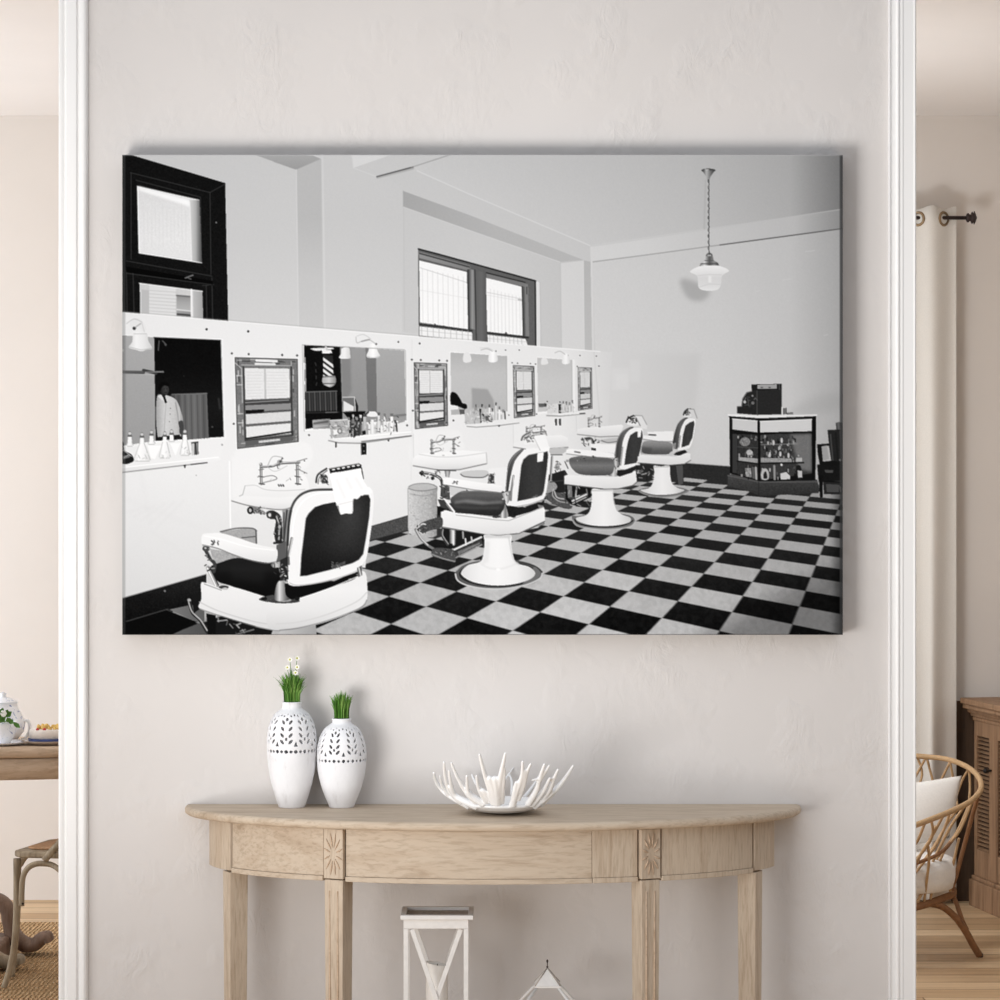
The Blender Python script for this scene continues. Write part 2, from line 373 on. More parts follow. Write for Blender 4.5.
    for q in ((130, 420, 150, 520), (150, 530, 205, 570), (128, 500, 230, 540)): line([(q[0], q[1]), (q[2], q[3])], 5, 215, .12, soft=4)
    at(*CC)
    line([(602, 60), (608, 410)], 1.4, 248, .9, soft=.6); line([(612, 60), (616, 250)], 1, 222, .8); sp([(612, 60), (630, 30), (660, 0), (1000, -40), (1000, 100), (660, 250), (612, 260)], 240, alpha=.5, soft=2)
    for k in range(5): line([(60+k*40, 330+k*20), (160+k*50, 300-k*8)], 3, 218, .25, soft=2)
    dot(427, 133, .6, 150)
    # screws
    at(*CB)
    for x, y in ((482, 154), (701, 165), (615, 281), (704, 285), (880, 289), (958, 292), (966, 625), (625, 652), (564, 762)): dot(x, y, 1.05, 55)
    dot(101, 149, 1.6, 40); dot(482, 154, 1.2, 35); dot(701, 165, 1.2, 35)
    at(*CE)
    for x, y in ((12, 290), (90, 292), (98, 625), (153, 711), (623, 221), (735, 229), (506, 232), (694, 314), (741, 316), (838, 318), (879, 320), (699, 582), (669, 660), (913, 634)): dot(x, y, .95, 60)
    at(*CG)
    for x, y in ((35, 654), (280, 606), (328, 600), (396, 600), (361, 664), (388, 666), (452, 668), (478, 670), (344, 925), (483, 920), (68, 952), (640, 628), (700, 628), (782, 630), (795, 680), (686, 682)): dot(x, y, .7, 90)
    # ---- baseboards
    at(*CC)
    poly([(36, 782), (480, 655), (480, 830), (280, 838), (60, 905), (36, 905)], ('v', 34, 20, 12), noise=4); line([(36, 780), (480, 654)], .9, 90, .6); dot(262, 742, 1.1, 120)
    poly([(36, 905), (270, 842), (430, 905), (300, 975), (36, 975)], 9, noise=1); line([(60, 902), (275, 838)], 1.2, 62, .9)
    poly([(285, 840), (400, 815), (470, 830), (470, 905), (430, 905)], ('h', 120, 90)); poly([(290, 975), (440, 912), (500, 930), (520, 975)], ('h', 95, 75))
    at(*CF)
    poly([(470, 405), (672, 345), (674, 424), (470, 482)], 74, noise=6); line([(470, 405), (672, 346)], .9, 45, .8); line([(470, 480), (674, 424)], 1.2, 35, .9)
    at(0, 0, 1)
    poly([(430, 509), (565, 470), (575, 487), (430, 524)], 48, noise=4)
    poly([(640, 460), (689, 463.5), (730, 466.5), (730, 482.5), (684, 477.5), (640, 474)], 44, noise=3); line([(640, 459.5), (689, 463.3), (730, 466.3)], .8, 110, .6)
    # ---- first mirror
    at(*CB)
    poly([(36, 180), (215, 192), (570, 205), (584, 728), (36, 778)], 241)
    poly([(36, 186), (208, 196), (222, 740), (36, 768)], lambda x, y: 168-.14*(y-337)-np.clip(123+4-x, 0, 9)*6, noise=1.2)
    poly([(206, 197), (556, 212), (572, 720), (214, 742)], ('v', 9, 12, 22, 16), noise=2)
    line([(205, 197), (556, 212)], 1, 40, .8); line([(558, 212), (574, 720)], 1.2, 120, .6)
    poly([(560, 210), (572, 210), (584, 722), (574, 722)], 236)
    poly([(290, 500), (484, 490), (495, 726), (355, 738)], ('h', 60, 96, 104, 80))
    for k in range(11): x = 320+k*16; line([(x, 500), (x+6, 730)], 1.1, 62 if k % 2 else 120, .5)
    line([(300, 497), (484, 491)], 1.2, 120, .8)
    for q in ([(232, 215), (228, 265)], [(250, 215), (270, 235)], [(260, 225), (266, 240)]): line(q, 1.2, 80)
    line([(545, 520), (552, 570)], 2, 50, .8); dot(512, 668, 1, 70); dot(362, 400, .6, 55)
    line([(40, 380), (150, 381)], 3.2, 60); line([(40, 378), (250, 378)], 1.4, 100); line([(150, 370), (215, 385)], 3, 60); line([(160, 380), (250, 377)], 1, 180, .6); dot(253, 378, 1.1, 110); line([(40, 386), (210, 394)], .9, 200, .4)
    # standing man reflected
    sp([(222, 508), (246, 498), (275, 502), (312, 518), (332, 545), (346, 590), (358, 634), (340, 644), (346, 690), (338, 722), (240, 738), (222, 700), (216, 600)], ('h', 160, 205, 196, 170), noise=3)
    sp([(318, 525), (334, 548), (348, 590), (358, 633), (332, 642), (322, 600)], ('h', 176, 192, 150)); line([(318, 540), (330, 600), (334, 640)], .7, 120, .7, smooth=True); sp([(334, 642), (355, 637), (362, 680), (352, 708), (340, 700), (338, 670)], 66)
    sp([(236, 462), (250, 446), (272, 446), (282, 460), (284, 478), (276, 494), (262, 500), (246, 492), (236, 478)], ('h', 26, 58, 50)); sp([(228, 470), (232, 446), (248, 432), (270, 432), (284, 446), (280, 454), (262, 450), (248, 458), (240, 476), (234, 480)], 9)
    poly([(244, 490), (270, 496), (262, 512), (240, 506)], 36); poly([(224, 506), (244, 498), (264, 534), (244, 526)], 214); poly([(252, 508), (263, 507), (274, 540), (264, 544)], 16)
    dot(259, 468, .45, 20); dot(273, 468, .45, 20); line([(267, 470), (270, 479)], .6, 74); line([(260, 487), (271, 487)], .5, 24)
    line([(268, 545), (262, 640), (258, 730)], .8, 150, .6); for_ = ((290, 600), (286, 640), (292, 570))
    for q in for_: dot(q[0], q[1], .5, 100)
    poly([(222, 722), (340, 708), (345, 725), (222, 742)], 24)
    # glass bell lamp
    sp([(85, 110), (110, 95), (140, 105), (165, 150), (150, 165), (120, 140), (90, 150), (78, 130)], 224, alpha=.6); line([(60, 125), (100, 100), (140, 115)], .8, 170, .6, smooth=True); line([(140, 115), (155, 170)], .8, 190, .6)
    dot(101, 149, 1.7, 35); line([(104, 146), (135, 124)], 1.2, 150, .7)
    sp([(98, 175), (135, 168), (168, 176), (176, 215), (196, 255), (165, 262), (140, 270), (110, 262), (72, 250), (90, 220)], ('h', 214, 240, 228, 205)); line([(76, 248), (110, 256), (140, 262), (192, 254)], .9, 170, .6, smooth=True); line([(100, 178), (166, 178)], .8, 200)
    poly([(36, 255), (48, 262), (44, 272), (36, 272)], 200, alpha=.7)
    # shelf and bottles
    poly([(36, 884), (545, 826), (560, 838), (530, 850), (36, 908)], ('v', 238, 222)); poly([(36, 765), (580, 722), (560, 826), (36, 880)], 234, alpha=.6); line([(36, 882), (545, 827)], 1, 250); line([(36, 908), (485, 856)], 1.2, 130, .8); line([(400, 866), (484, 856)], 1.2, 70, .9)
    poly([(360, 868), (374, 866), (372, 880), (366, 886)], 50)
    def flask(x, yt, yb, w, dk=0, wn=9):
        sp([(x-wn, yt+28), (x-8, yt+8), (x, yt), (x+8, yt+8), (x+wn, yt+28)], 120 if not dk else 60); ell(x, yt+12, 8, 7, 205); line([(x-10, yt+26), (x+10, yt+26)], 1.1, 70, .8)
        poly([(x-wn, yt+30), (x+wn, yt+30), (x+wn+3, yt+60), (x+w, yb-6), (x+w-6, yb), (x-w+6, yb), (x-w, yb-6), (x-wn-3, yt+60)], ('h', 226, 246, 240, 214)); line([(x-wn-2, yt+58), (x-w, yb-6)], .7, 180, .7); line([(x+wn+2, yt+58), (x+w, yb-6)], .7, 168, .8); line([(x-w+6, yb), (x+w-6, yb)], .8, 190)
    for x, yt, yb, w in ((78, 690, 770, 18), (192, 684, 760, 20), (298, 680, 745, 20)): flask(x, yt, yb, w)
    for x, yt, yb, w in ((142, 695, 848, 44), (262, 690, 832, 30), (368, 680, 818, 26)): flask(x, yt, yb, w)
    poly([(170, 765), (245, 765), (210, 838), (190, 832)], 246); poly([(290, 755), (345, 752), (318, 820)], 245)
    for x in (122, 158): line([(x, 815), (x+10, 835)], .9, 190); scrib(110, 800, 180, 845, 14, 190, 252, .9, 3)
    scrib(240, 790, 290, 830, 8, 180, 250, .8, 4); scrib(350, 770, 395, 815, 12, 150, 250, .8, 5)
    poly([(402, 752), (438, 748), (440, 812), (406, 818)], ('h', 120, 230, 80, 170, 60)); line([(404, 752), (436, 748)], 1.4, 60); line([(424, 755), (428, 812)], 1.4, 40)
    sp([(36, 755), (46, 755), (50, 790), (88, 815), (96, 850), (36, 858)], 26); line([(44, 790), (86, 822)], 1.1, 190, .8, smooth=True); line([(48, 830), (75, 812)], 1.2, 150, .8); at(*CB); poly([(40, 690), (46, 690), (48, 720), (40, 725)], 120)
    for k in range(5): line([(46+k*7, 836-k*2), (48+k*7, 822-k*2)], .7, 170)
    # ---- posters / licence frames
    def licence(q, seed, dark=70, paper=226, sx=1.0):
        """q: four corners TL TR BR BL in current coords"""
        Q = np.array(q, float)
        def B(u, v): return tuple((Q[0]*(1-u)+Q[1]*u)*(1-v)+(Q[3]*(1-u)+Q[2]*u)*v)
        def R(u0, v0, u1, v1, val, **k): poly([B(u0, v0), B(u1, v0), B(u1, v1), B(u0, v1)], val, **k)
        R(-.02, -.012, 1.02, 1.012, 250); R(0, 0, 1, 1, dark+45, noise=6)
        g = np.random.default_rng(seed)
        for k in range(60):
            e = g.integers(4); t = g.uniform(0, 1); d = g.uniform(.02, .12); L = g.uniform(.03, .10)
            val = g.choice([35, 60, 130, 170, 205, 230])
            if e == 0: a, b = B(t, d*.5), B(min(t+L*1.6, 1), d*.5)
            elif e == 1: a, b = B(t, 1-d*.5), B(min(t+L*1.6, 1), 1-d*.5)
            elif e == 2: a, b = B(d, t), B(d, min(t+L, 1))
            else: a, b = B(1-d, t), B(1-d, min(t+L, 1))
            line([a, b], 1.1*sx, val, .65, soft=.5)
        line([B(0, 0), B(1, 0), B(1, 1), B(0, 1), B(0, 0)], 1.0*sx, 60, .8); line([B(.10, .08), B(.9, .08)], .9*sx, 190, .8)
        line([B(.13, .1), B(.13, .92), B(.9, .92), B(.9, .1)], 1.5*sx, 45, .85)
        R(.15, .115, .87, .465, paper, noise=2); R(.46, .12, .49, .465, 190)
        for k in range(9): line([B(.18, .16+k*.034), B(.44-.02*(k % 3), .16+k*.034)], .6*sx, 185, .4); line([B(.5, .16+k*.034), B(.85-.03*((k*2) % 3), .162+k*.034)], .6*sx, 185, .4)
        R(.13, .475, .9, .53, 62); line([B(.15, .50), B(.85, .49)], 1.0*sx, 180, .7); R(.15, .53, .88, .6, 140); R(.15, .585, .45, .625, 18); R(.42, .61, .88, .62, 60)
        R(.15, .63, .88, .74, paper-12, noise=2); R(.15, .745, .88, .76, 90); R(.15, .77, .88, .895, paper, noise=2); line([B(.15, .90), B(.88, .875)], 1.6*sx, 22); R(.13, .925, .9, .985, 92); R(.35, .94, .7, .965, 205)
        for v in (.20, .30, .62, .72): line([B(.02, v), B(.1, v)], 1.0*sx, 225, .7)
        line([B(.0, .06), B(.1, .12), B(.1, .5)], 1*sx, 205, .7)
    at(*CB); licence([(632, 303), (960, 312), (965, 745), (645, 782)], 11)
    line([(745, 318), (850, 322)], 2.6, 232); line([(740, 336), (840, 338)], 2.2, 225)
    at(*CE); licence([(706, 330), (878, 336), (882, 660), (712, 678)], 12, 92)
    at(*CG); licence([(366, 677), (470, 682), (475, 928), (371, 940)], 13, 118, 222, .7); licence([(690, 687), (758, 689), (761, 892), (692, 902)], 14, 135, 215, .6)
    # ---- second mirror
    at(*CE)
    poly([(118, 232), (665, 262), (672, 640), (128, 690)], 242); poly([(126, 238), (316, 246), (330, 592), (378, 640), (134, 680)], 12, noise=2.5)
    poly([(128, 300), (134, 300), (138, 480), (132, 482)], 190)
    poly([(316, 246), (655, 266), (662, 632), (330, 650)], ('v', 152, 146, 140), noise=1)
    poly([(505, 258), (655, 266), (662, 632), (510, 645)], ('v', 168, 160, 150), noise=1); poly([(450, 252), (505, 256), (510, 600), (462, 595)], ('v', 118, 108), noise=1)
    poly([(316, 250), (370, 254), (376, 480), (330, 560)], 118, alpha=.6, soft=2)
    sp([(165, 255), (270, 250), (280, 258), (240, 262), (200, 268), (175, 264)], 226); poly([(220, 262), (268, 262), (276, 280), (222, 282)], 236); line([(240, 242), (248, 262)], 2, 200)
    poly([(226, 290), (278, 292), (282, 400), (228, 402)], 40)
    for k in range(4): poly([(226, 300+k*30), (280, 340+k*30), (281, 358+k*30), (227, 318+k*30)], 226)
    sp([(228, 405), (288, 402), (292, 440), (262, 458), (226, 440)], ('h', 170, 200, 130)); line([(230, 404), (288, 402)], 1.5, 120); line([(226, 440), (290, 440)], 1, 90)
    for k in range(4): line([(185+k*3, 330+k*35), (190, 345+k*35)], 1, 70, .7)
    poly([(132, 484), (300, 478), (300, 580), (134, 588)], 42)
    for k in range(12): x = 140+k*14; line([(x, 486), (x+3, 582)], 1.3, 92 if k % 2 else 60, .8)
    line([(132, 484), (300, 479)], .9, 110); line([(135, 594), (310, 590)], 1.4, 40); line([(240, 592), (300, 590)], .8, 170, .6)
    poly([(330, 512), (392, 510), (398, 582), (332, 588)], 108); poly([(334, 530), (388, 560), (388, 582), (334, 586)], 222); line([(330, 512), (392, 511), (396, 580)], 1, 200); poly([(395, 515), (412, 560), (412, 585), (400, 588)], 22); poly([(330, 590), (450, 584), (440, 640), (376, 640)], 14)
    # lamp bells reflected and real
    sp([(325, 255), (362, 250), (370, 290), (366, 308), (312, 306), (322, 280)], ('h', 225, 236, 205))
    at(*CE); sp([(470, 235), (500, 232), (515, 270), (526, 298), (490, 306), (455, 298), (466, 265)], ('h', 226, 248, 218)); line([(456, 296), (490, 304), (524, 297)], .8, 165, .6, smooth=True)
    line([(400, 195), (405, 225), (435, 215), (470, 210), (505, 232)], .9, 168, .7, smooth=True); line([(405, 190), (440, 182), (478, 205)], .8, 190, .7, smooth=True); line([(430, 218), (470, 208)], 1.4, 120, .6)
    line([(120, 236), (655, 262)], 1, 120, .5); line([(660, 266), (664, 632)], 1.1, 120, .5); line([(118, 236), (128, 690)], 1, 140, .5)
    # box, bottles, shelf two
    poly([(170, 632), (264, 624), (264, 676), (174, 680)], ('h', 170, 130)); line([(180, 650), (250, 640)], 2.2, 60, .6); line([(185, 665), (250, 660)], 1.2, 200, .5)
    poly([(264, 634), (366, 628), (370, 724), (268, 736)], 176, noise=5); scrib(268, 640, 366, 728, 40, 110, 235, 1.0, 21, .25); poly([(280, 684), (310, 680), (310, 706), (282, 710)], 236); ell(315, 690, 14, 16, 130); ell(315, 690, 6, 8, 220); line([(264, 634), (366, 628)], 1, 225)
    poly([(258, 738), (690, 698), (694, 715), (420, 752), (300, 752)], ('v', 226, 240, 222)); line([(256, 740), (310, 752), (420, 754), (690, 716)], 1.2, 120, .75); line([(430, 745), (692, 714)], 1.0, 85, .8); line([(270, 732), (690, 694)], .9, 250)
    poly([(290, 748), (298, 748), (298, 775), (291, 778)], 60); poly([(565, 736), (578, 732), (574, 744), (568, 744)], 60)
    def bottle(x, yt, yb, w, tone, cap=120, neck=.45):
        poly([(x-w*neck, yt), (x+w*neck, yt), (x+w*neck, yt+(yb-yt)*.35), (x+w, yt+(yb-yt)*.5), (x+w, yb), (x-w, yb), (x-w, yt+(yb-yt)*.5), (x-w*neck, yt+(yb-yt)*.35)], ('h', max(tone-40, 10), min(tone+15, 250), max(tone-30, 10))); poly([(x-w*neck-1, yt-8), (x+w*neck+1, yt-8), (x+w*neck, yt+8), (x-w*neck, yt+8)], cap); line([(x-w, yt+(yb-yt)*.5), (x-w, yb)], .6, 120, .5)
    bottle(362, 625, 660, 10, 200); poly([(366, 640), (392, 636), (400, 716), (372, 722)], 60); scrib(366, 640, 402, 720, 22, 10, 220, 1.1, 23)
    for q in ((404, 622, 715, 16, 55, 150), (385, 610, 650, 9, 120, 200), (424, 612, 712, 13, 70, 210), (446, 606, 708, 18, 180, 70), (486, 620, 705, 18, 225, 140), (520, 600, 700, 13, 214, 90), (551, 605, 695, 11, 228, 120), (588, 605, 692, 17, 232, 110), (470, 640, 706, 9, 225, 120), (535, 650, 698, 10, 232, 160), (606, 640, 690, 9, 190, 60)): bottle(*q)
    sp([(460, 592), (480, 586), (505, 590), (512, 612), (462, 612)], 232); line([(455, 600), (465, 590)], 1.4, 30); poly([(432, 690), (450, 686), (452, 708), (434, 710)], 22); line([(612, 645), (616, 690)], 1.4, 50); poly([(620, 650), (655, 640), (660, 632), (622, 636)], 150)
    scrib(380, 610, 620, 705, 46, 30, 245, .8, 24, .12)
    line([(600, 610), (660, 604)], 2.2, 100, .6); 
    poly([(425, 752), (454, 752), (456, 812), (428, 816)], 24); dot(440, 768, .7, 150); dot(442, 795, .7, 130); line([(426, 754), (428, 814)], .8, 120)
    # ---- third and fourth mirror
    at(*CG)
    poly([(50, 608), (345, 628), (348, 905), (56, 925)], 246); poly([(52, 612), (332, 630), (334, 905), (56, 925)], ('v', 178, 192, 190, 184), noise=1); poly([(332, 628), (346, 630), (349, 920), (336, 925)], 232); line([(333, 630), (335, 905)], .8, 150, .7)
    sp([(120, 618), (146, 614), (156, 656), (118, 660)], 226); sp([(250, 606), (276, 604), (288, 654), (244, 658)], ('h', 230, 250, 215)); line([(205, 600), (235, 594), (262, 606)], 1, 170, .7, smooth=True); line([(200, 590), (240, 588), (275, 606)], .7, 200, .7)
    poly([(158, 790), (238, 796), (268, 850), (272, 890), (160, 890)], 158, soft=1.2); 
    sp([(54, 815), (80, 816), (104, 850), (112, 865), (132, 872), (134, 892), (100, 892), (74, 876), (54, 872)], 14)
    poly([(54, 882), (96, 884), (126, 896), (126, 920), (56, 924)], 176); poly([(54, 874), (90, 880), (92, 896), (54, 900)], 232); poly([(96, 898), (128, 896), (128, 920), (100, 922)], 90)
    poly([(122, 900), (200, 894), (206, 966), (126, 972)], 190, noise=4); scrib(126, 900, 200, 966, 24, 130, 232, .9, 31, .25); poly([(196, 894), (206, 894), (210, 960), (202, 966)], 40)
    for q in ((180, 880, 902, 6, 150, 90), (210, 878, 955, 7, 170, 60), (228, 886, 960, 9, 190, 150), (247, 880, 955, 8, 225, 90), (262, 900, 955, 6, 205, 70), (280, 870, 950, 7, 215, 90), (297, 890, 948, 8, 232, 110), (316, 905, 945, 10, 215, 130)): bottle(*q)
    scrib(205, 920, 262, 962, 26, 20, 240, .9, 32, .25); poly([(225, 930), (244, 928), (246, 952), (228, 956)], 40, alpha=.6); line([(324, 908), (326, 944)], 1.2, 60)
    poly([(130, 972), (395, 958), (396, 968), (300, 978), (180, 985), (135, 982)], 232); line([(135, 982), (180, 986), (300, 977), (395, 965)], 1, 135, .8); poly([(290, 976), (302, 974), (298, 984), (292, 984)], 70)
    poly([(484, 632), (664, 648), (668, 905), (490, 920)], 240); poly([(486, 638), (658, 650), (660, 895), (490, 910)], ('v', 192, 200, 196), noise=1); poly([(658, 648), (674, 650), (678, 905), (664, 905)], 236); line([(659, 650), (662, 895)], .8, 160, .7)
    sp([(510, 642), (530, 640), (540, 668), (506, 672)], 226); sp([(618, 624), (638, 622), (650, 664), (612, 668)], ('h', 228, 246, 212)); line([(575, 614), (600, 606), (625, 622)], .9, 175, .7, smooth=True)
    poly([(492, 868), (528, 866), (532, 884), (495, 886)], 95); dot(528, 874, 1.2, 60); poly([(535, 872), (592, 868), (594, 920), (536, 922)], 214); scrib(535, 870, 592, 920, 16, 150, 235, .7, 33, .25)
    poly([(592, 872), (604, 870), (606, 918), (594, 920)], 40)
    for q in ((616, 864, 915, 6, 215, 110), (632, 866, 912, 6, 205, 100), (648, 868, 910, 6, 220, 120), (662, 858, 906, 6, 215, 100)): bottle(*q)
    scrib(600, 866, 670, 912, 18, 110, 240, .7, 34, .2); dot(536, 858, .7, 80); dot(600, 860, .7, 70)
    line([(534, 928), (600, 930), (725, 918)], 1.4, 140, .75); poly([(534, 920), (725, 908), (728, 917), (600, 928)], 234); line([(700, 918), (724, 916)], 1.1, 70)
    poly([(575, 945), (584, 944), (584, 978), (576, 978)], 40); poly([(594, 944), (604, 943), (604, 978), (596, 978)], 40)
    # ---- first sink
    def tap(x0, y0, x1, y1, seed, k=1.0, mid=True):
        w, h = x1-x0, y1-y0
        def Q(u, v): return (x0+u*w, y0+v*h)
        for u in (.06, .80):
            line([Q(u, .3), Q(u+.01, 1)], 2.4*k, 158); line([Q(u-.012, .3), Q(u-.004, .98)], .7*k, 60); line([Q(u+.022, .32), Q(u+.03, .98)], .6*k, 95); line([Q(u+.006, .35), Q(u+.012, .95)], .7*k, 238); line([Q(u-.03, .98), Q(u+.07, 1)], 1.3*k, 80); dot(*Q(u, .3), 1.5*k, 110); dot(*Q(u, .29), .7*k, 225); line([Q(u-.04, .72), Q(u+.06, .75)], 1.1*k, 85); line([Q(u-.035, .5), Q(u+.055, .47)], .9*k, 110)
        line([Q(.06, .38), Q(.3, .36), Q(.45, .26), Q(.85, .22)], 1.9*k, 150, smooth=True); line([Q(.06, .41), Q(.3, .39), Q(.45, .30), Q(.85, .26)], .7*k, 55, smooth=True); line([Q(.06, .37), Q(.3, .345), Q(.45, .25), Q(.85, .2)], .5*k, 232, smooth=True)
        ell(*Q(.45, .22), w*.06, h*.08, 160); ell(*Q(.46, .2), w*.025, h*.035, 60); dot(*Q(.5, .1), .9*k, 90); line([Q(.44, .28), Q(.5, .06)], .7*k, 80)
        line([Q(.2, .35), Q(.3, .04), Q(.48, .05)], .8*k, 176, smooth=True); line([Q(.1, .75), Q(.3, .7), Q(.38, .82), Q(.1, .95)], .8*k, 120, smooth=True); line([Q(.2, .4), Q(.35, .55), Q(.6, .35)], .6*k, 188, smooth=True)
        line([Q(.8, .2), Q(1, .1)], .9*k, 130); line([Q(.85, .5), Q(1, .62)], .9*k, 140); dot(*Q(.95, .18), .8*k, 100); dot(*Q(.95, .6), .8*k, 110)
        scrib(x0, y0+.25*h, x1, y1, 14, 60, 225, .7*k, seed+300, .16)
    at(*CC)
    sp([(690, 186), (760, 180), (880, 160), (1000, 135), (1020, 280), (930, 300), (880, 312), (800, 305), (700, 288), (612, 262), (650, 240), (675, 225)], ('v', 240, 236, 230, 220))
    poly([(612, 262), (660, 240), (860, 250), (1010, 240), (1010, 285), (930, 302), (880, 312), (800, 306), (700, 288)], ('v', 236, 232, 218), soft=1); line([(614, 268), (700, 292), (800, 308), (880, 314), (930, 302)], 1.1, 110, .8, smooth=True)
    line([(685, 188), (672, 235), (655, 243)], .8, 150, .7); line([(690, 188), (740, 186), (790, 208), (880, 214), (1000, 208)], .8, 195, .8, smooth=True)
    for k in range(3): line([(860+k*12, 183), (864+k*12, 190)], 1.4, 70)
    tap(752, 30, 1010, 180, 1)
    sp([(705, 295), (730, 298), (780, 320), (790, 340), (760, 335), (720, 330)], 120); scrib(700, 300, 790, 335, 16, 20, 230, 1.2, 41); ell(712, 318, 17, 20, 30); ell(712, 318, 7, 10, 190)
    sp([(795, 330), (830, 318), (870, 345), (880, 400), (878, 480), (850, 490), (838, 440), (845, 370), (815, 362)], 40); line([(850, 350), (866, 400), (862, 470)], 1.6, 170); line([(838, 490), (880, 485)], 2.2, 35); scrib(835, 340, 880, 485, 14, 15, 220, 1.1, 42); ell(812, 342, 15, 18, 60); ell(814, 342, 8, 10, 215)
    poly([(880, 318), (925, 310), (900, 600), (860, 590), (885, 480)], ('v', 150, 120)); line([(905, 318), (880, 560)], 1.8, 60); line([(890, 330), (885, 470)], 1, 60)
    # pail behind chair one
    poly([(555, 430), (700, 410), (745, 420), (745, 490), (700, 500), (560, 440)], 165, noise=5); line([(555, 430), (640, 412), (720, 412), (745, 425)], 1.3, 100, smooth=True); line([(668, 462), (742, 455)], 1, 60, .8); line([(742, 425), (744, 490)], 1.6, 90)
    poly([(500, 520), (560, 530), (660, 560), (640, 580), (520, 600)], 168, noise=8); poly([(850, 500), (900, 480), (900, 590), (850, 590)], 90)
    # ---- chair one
    sp([(500, 620), (560, 590), (640, 568), (720, 578), (830, 592), (872, 630), (900, 690), (860, 730), (815, 785), (740, 765), (610, 715), (540, 690)], ('v', 30, 16, 10)); poly([(560, 600), (830, 600), (870, 640), (540, 640)], 30, alpha=.6, soft=3); poly([(600, 610), (800, 610), (780, 700), (620, 680)], 34, alpha=.5, soft=6)
    line([(470, 515), (500, 570), (525, 600), (520, 640)], 3.4, 60, smooth=True); line([(480, 510), (515, 575)], 1.1, 200); ell(480, 520, 20, 14, 70); ell(476, 516, 6, 5, 190); line([(490, 620), (535, 712)], 4.2, 150); line([(486, 622), (530, 714)], 1.4, 240); line([(500, 620), (545, 712)], 1.0, 40); scrib(470, 500, 520, 640, 12, 20, 210, 1.1, 43)
    sp([(460, 446), (500, 438), (560, 438), (640, 460), (760, 500), (840, 516), (856, 535), (852, 575), (835, 590), (790, 592), (700, 575), (610, 545), (540, 515), (462, 500)], ('v', 240, 240, 232, 222)); line([(462, 500), (540, 518), (620, 550), (710, 580), (790, 596), (840, 590)], 1.2, 110, .7, smooth=True); line([(470, 452), (560, 470), (700, 510), (840, 528)], 1.2, 250, .7, smooth=True)
    scrib(505, 472, 545, 502, 12, 20, 120, 1.2, 44)
    sp([(380, 785), (400, 790), (420, 870), (480, 920), (500, 965), (480, 965), (440, 900), (400, 860)], 40); line([(385, 790), (405, 850), (450, 895), (485, 950)], 1.2, 190, smooth=True); ell(390, 790, 10, 8, 170); poly([(405, 770), (450, 745), (455, 830), (415, 860)], 22)
    poly([(480, 860), (530, 870), (530, 975), (490, 975)], 14); poly([(530, 890), (830, 950), (820, 975), (530, 975)], 22); scrib(520, 880, 740, 970, 14, 60, 190, 1.3, 45); line([(540, 900), (590, 895)], 1.2, 160); line([(640, 970), (730, 945)], 1.4, 110)
    sp([(452, 705), (475, 698), (540, 722), (570, 735), (610, 718), (780, 768), (880, 800), (1010, 770), (1010, 945), (900, 952), (800, 940), (700, 915), (520, 860), (442, 832), (455, 780)], ('v', 236, 232, 226, 212)); line([(445, 800), (540, 845), (700, 895), (800, 915), (900, 920), (1000, 900)], 1.3, 200, .8, smooth=True); line([(445, 835), (520, 862), (700, 918), (810, 944), (910, 955)], 1.2, 120, .6, smooth=True); line([(470, 705), (560, 738)], 1, 110, .6); ell(572, 722, 26, 9, 60); ell(580, 730, 16, 6, 190)
    sp([(760, 782), (850, 760), (960, 770), (978, 788), (880, 806), (790, 798)], 70); ell(785, 782, 16, 10, 25); ell(880, 796, 60, 10, 150)
    sp([(862, 700), (880, 682), (900, 695), (908, 745), (925, 785), (880, 798), (840, 788), (858, 745)], ('h', 60, 220, 120, 190, 60)); ell(880, 690, 12, 9, 190)
    sp([(820, 600), (860, 590), (905, 575), (915, 640), (900, 680), (870, 650), (860, 620), (835, 620)], ('h', 90, 200, 120, 70)); dot(840, 608, 1.6, 190); line([(865, 620), (900, 672)], 1.2, 50); scrib(830, 580, 910, 650, 10, 30, 230, 1, 46)
    line([(932, 470), (918, 560), (912, 690)], 3, 120); line([(930, 465), (915, 560)], 1.2, 220)
    at(*CF)
    poly([(0, 950), (190, 905), (192, 975), (0, 975)], ('h', 190, 160)); poly([(188, 920), (460, 830), (370, 858), (190, 940)], 14)
    sp([(-40, 720), (60, 700), (250, 700), (400, 640), (425, 690), (300, 740), (100, 800), (-40, 760)], 14); poly([(370, 655), (410, 620), (430, 690), (380, 690)], 20); scrib(365, 630, 430, 690, 10, 20, 220, 1.2, 47)
    sp([(-60, 795), (20, 800), (100, 780), (250, 730), (390, 680), (425, 640), (448, 645), (458, 690), (457, 790), (420, 830), (330, 875), (190, 920), (60, 940), (-60, 935)], ('v', 232, 236, 228, 210)); line([(-20, 915), (100, 905), (250, 865), (400, 800), (456, 750)], 1.4, 208, .8, smooth=True); line([(0, 948), (100, 936), (260, 895), (420, 832), (457, 790)], 1.2, 110, .6, smooth=True); line([(20, 800), (100, 782), (250, 732), (420, 662)], 1.2, 250, .8, smooth=True)
    ell(20, 795, 85, 12, 60); ell(20, 790, 40, 10, 150); sp([(-14, 700), (20, 690), (30, 760), (50, 785), (0, 795), (-30, 780)], ('h', 80, 220, 130, 60)); ell(90, 782, 14, 10, 25)
    sp([(42, 600), (45, 470), (58, 340), (95, 262), (160, 220), (230, 208), (310, 205), (440, 198), (474, 202), (492, 232), (490, 330), (472, 470), (452, 580), (420, 632), (330, 668), (200, 700), (100, 716), (55, 712), (40, 690)], 240)
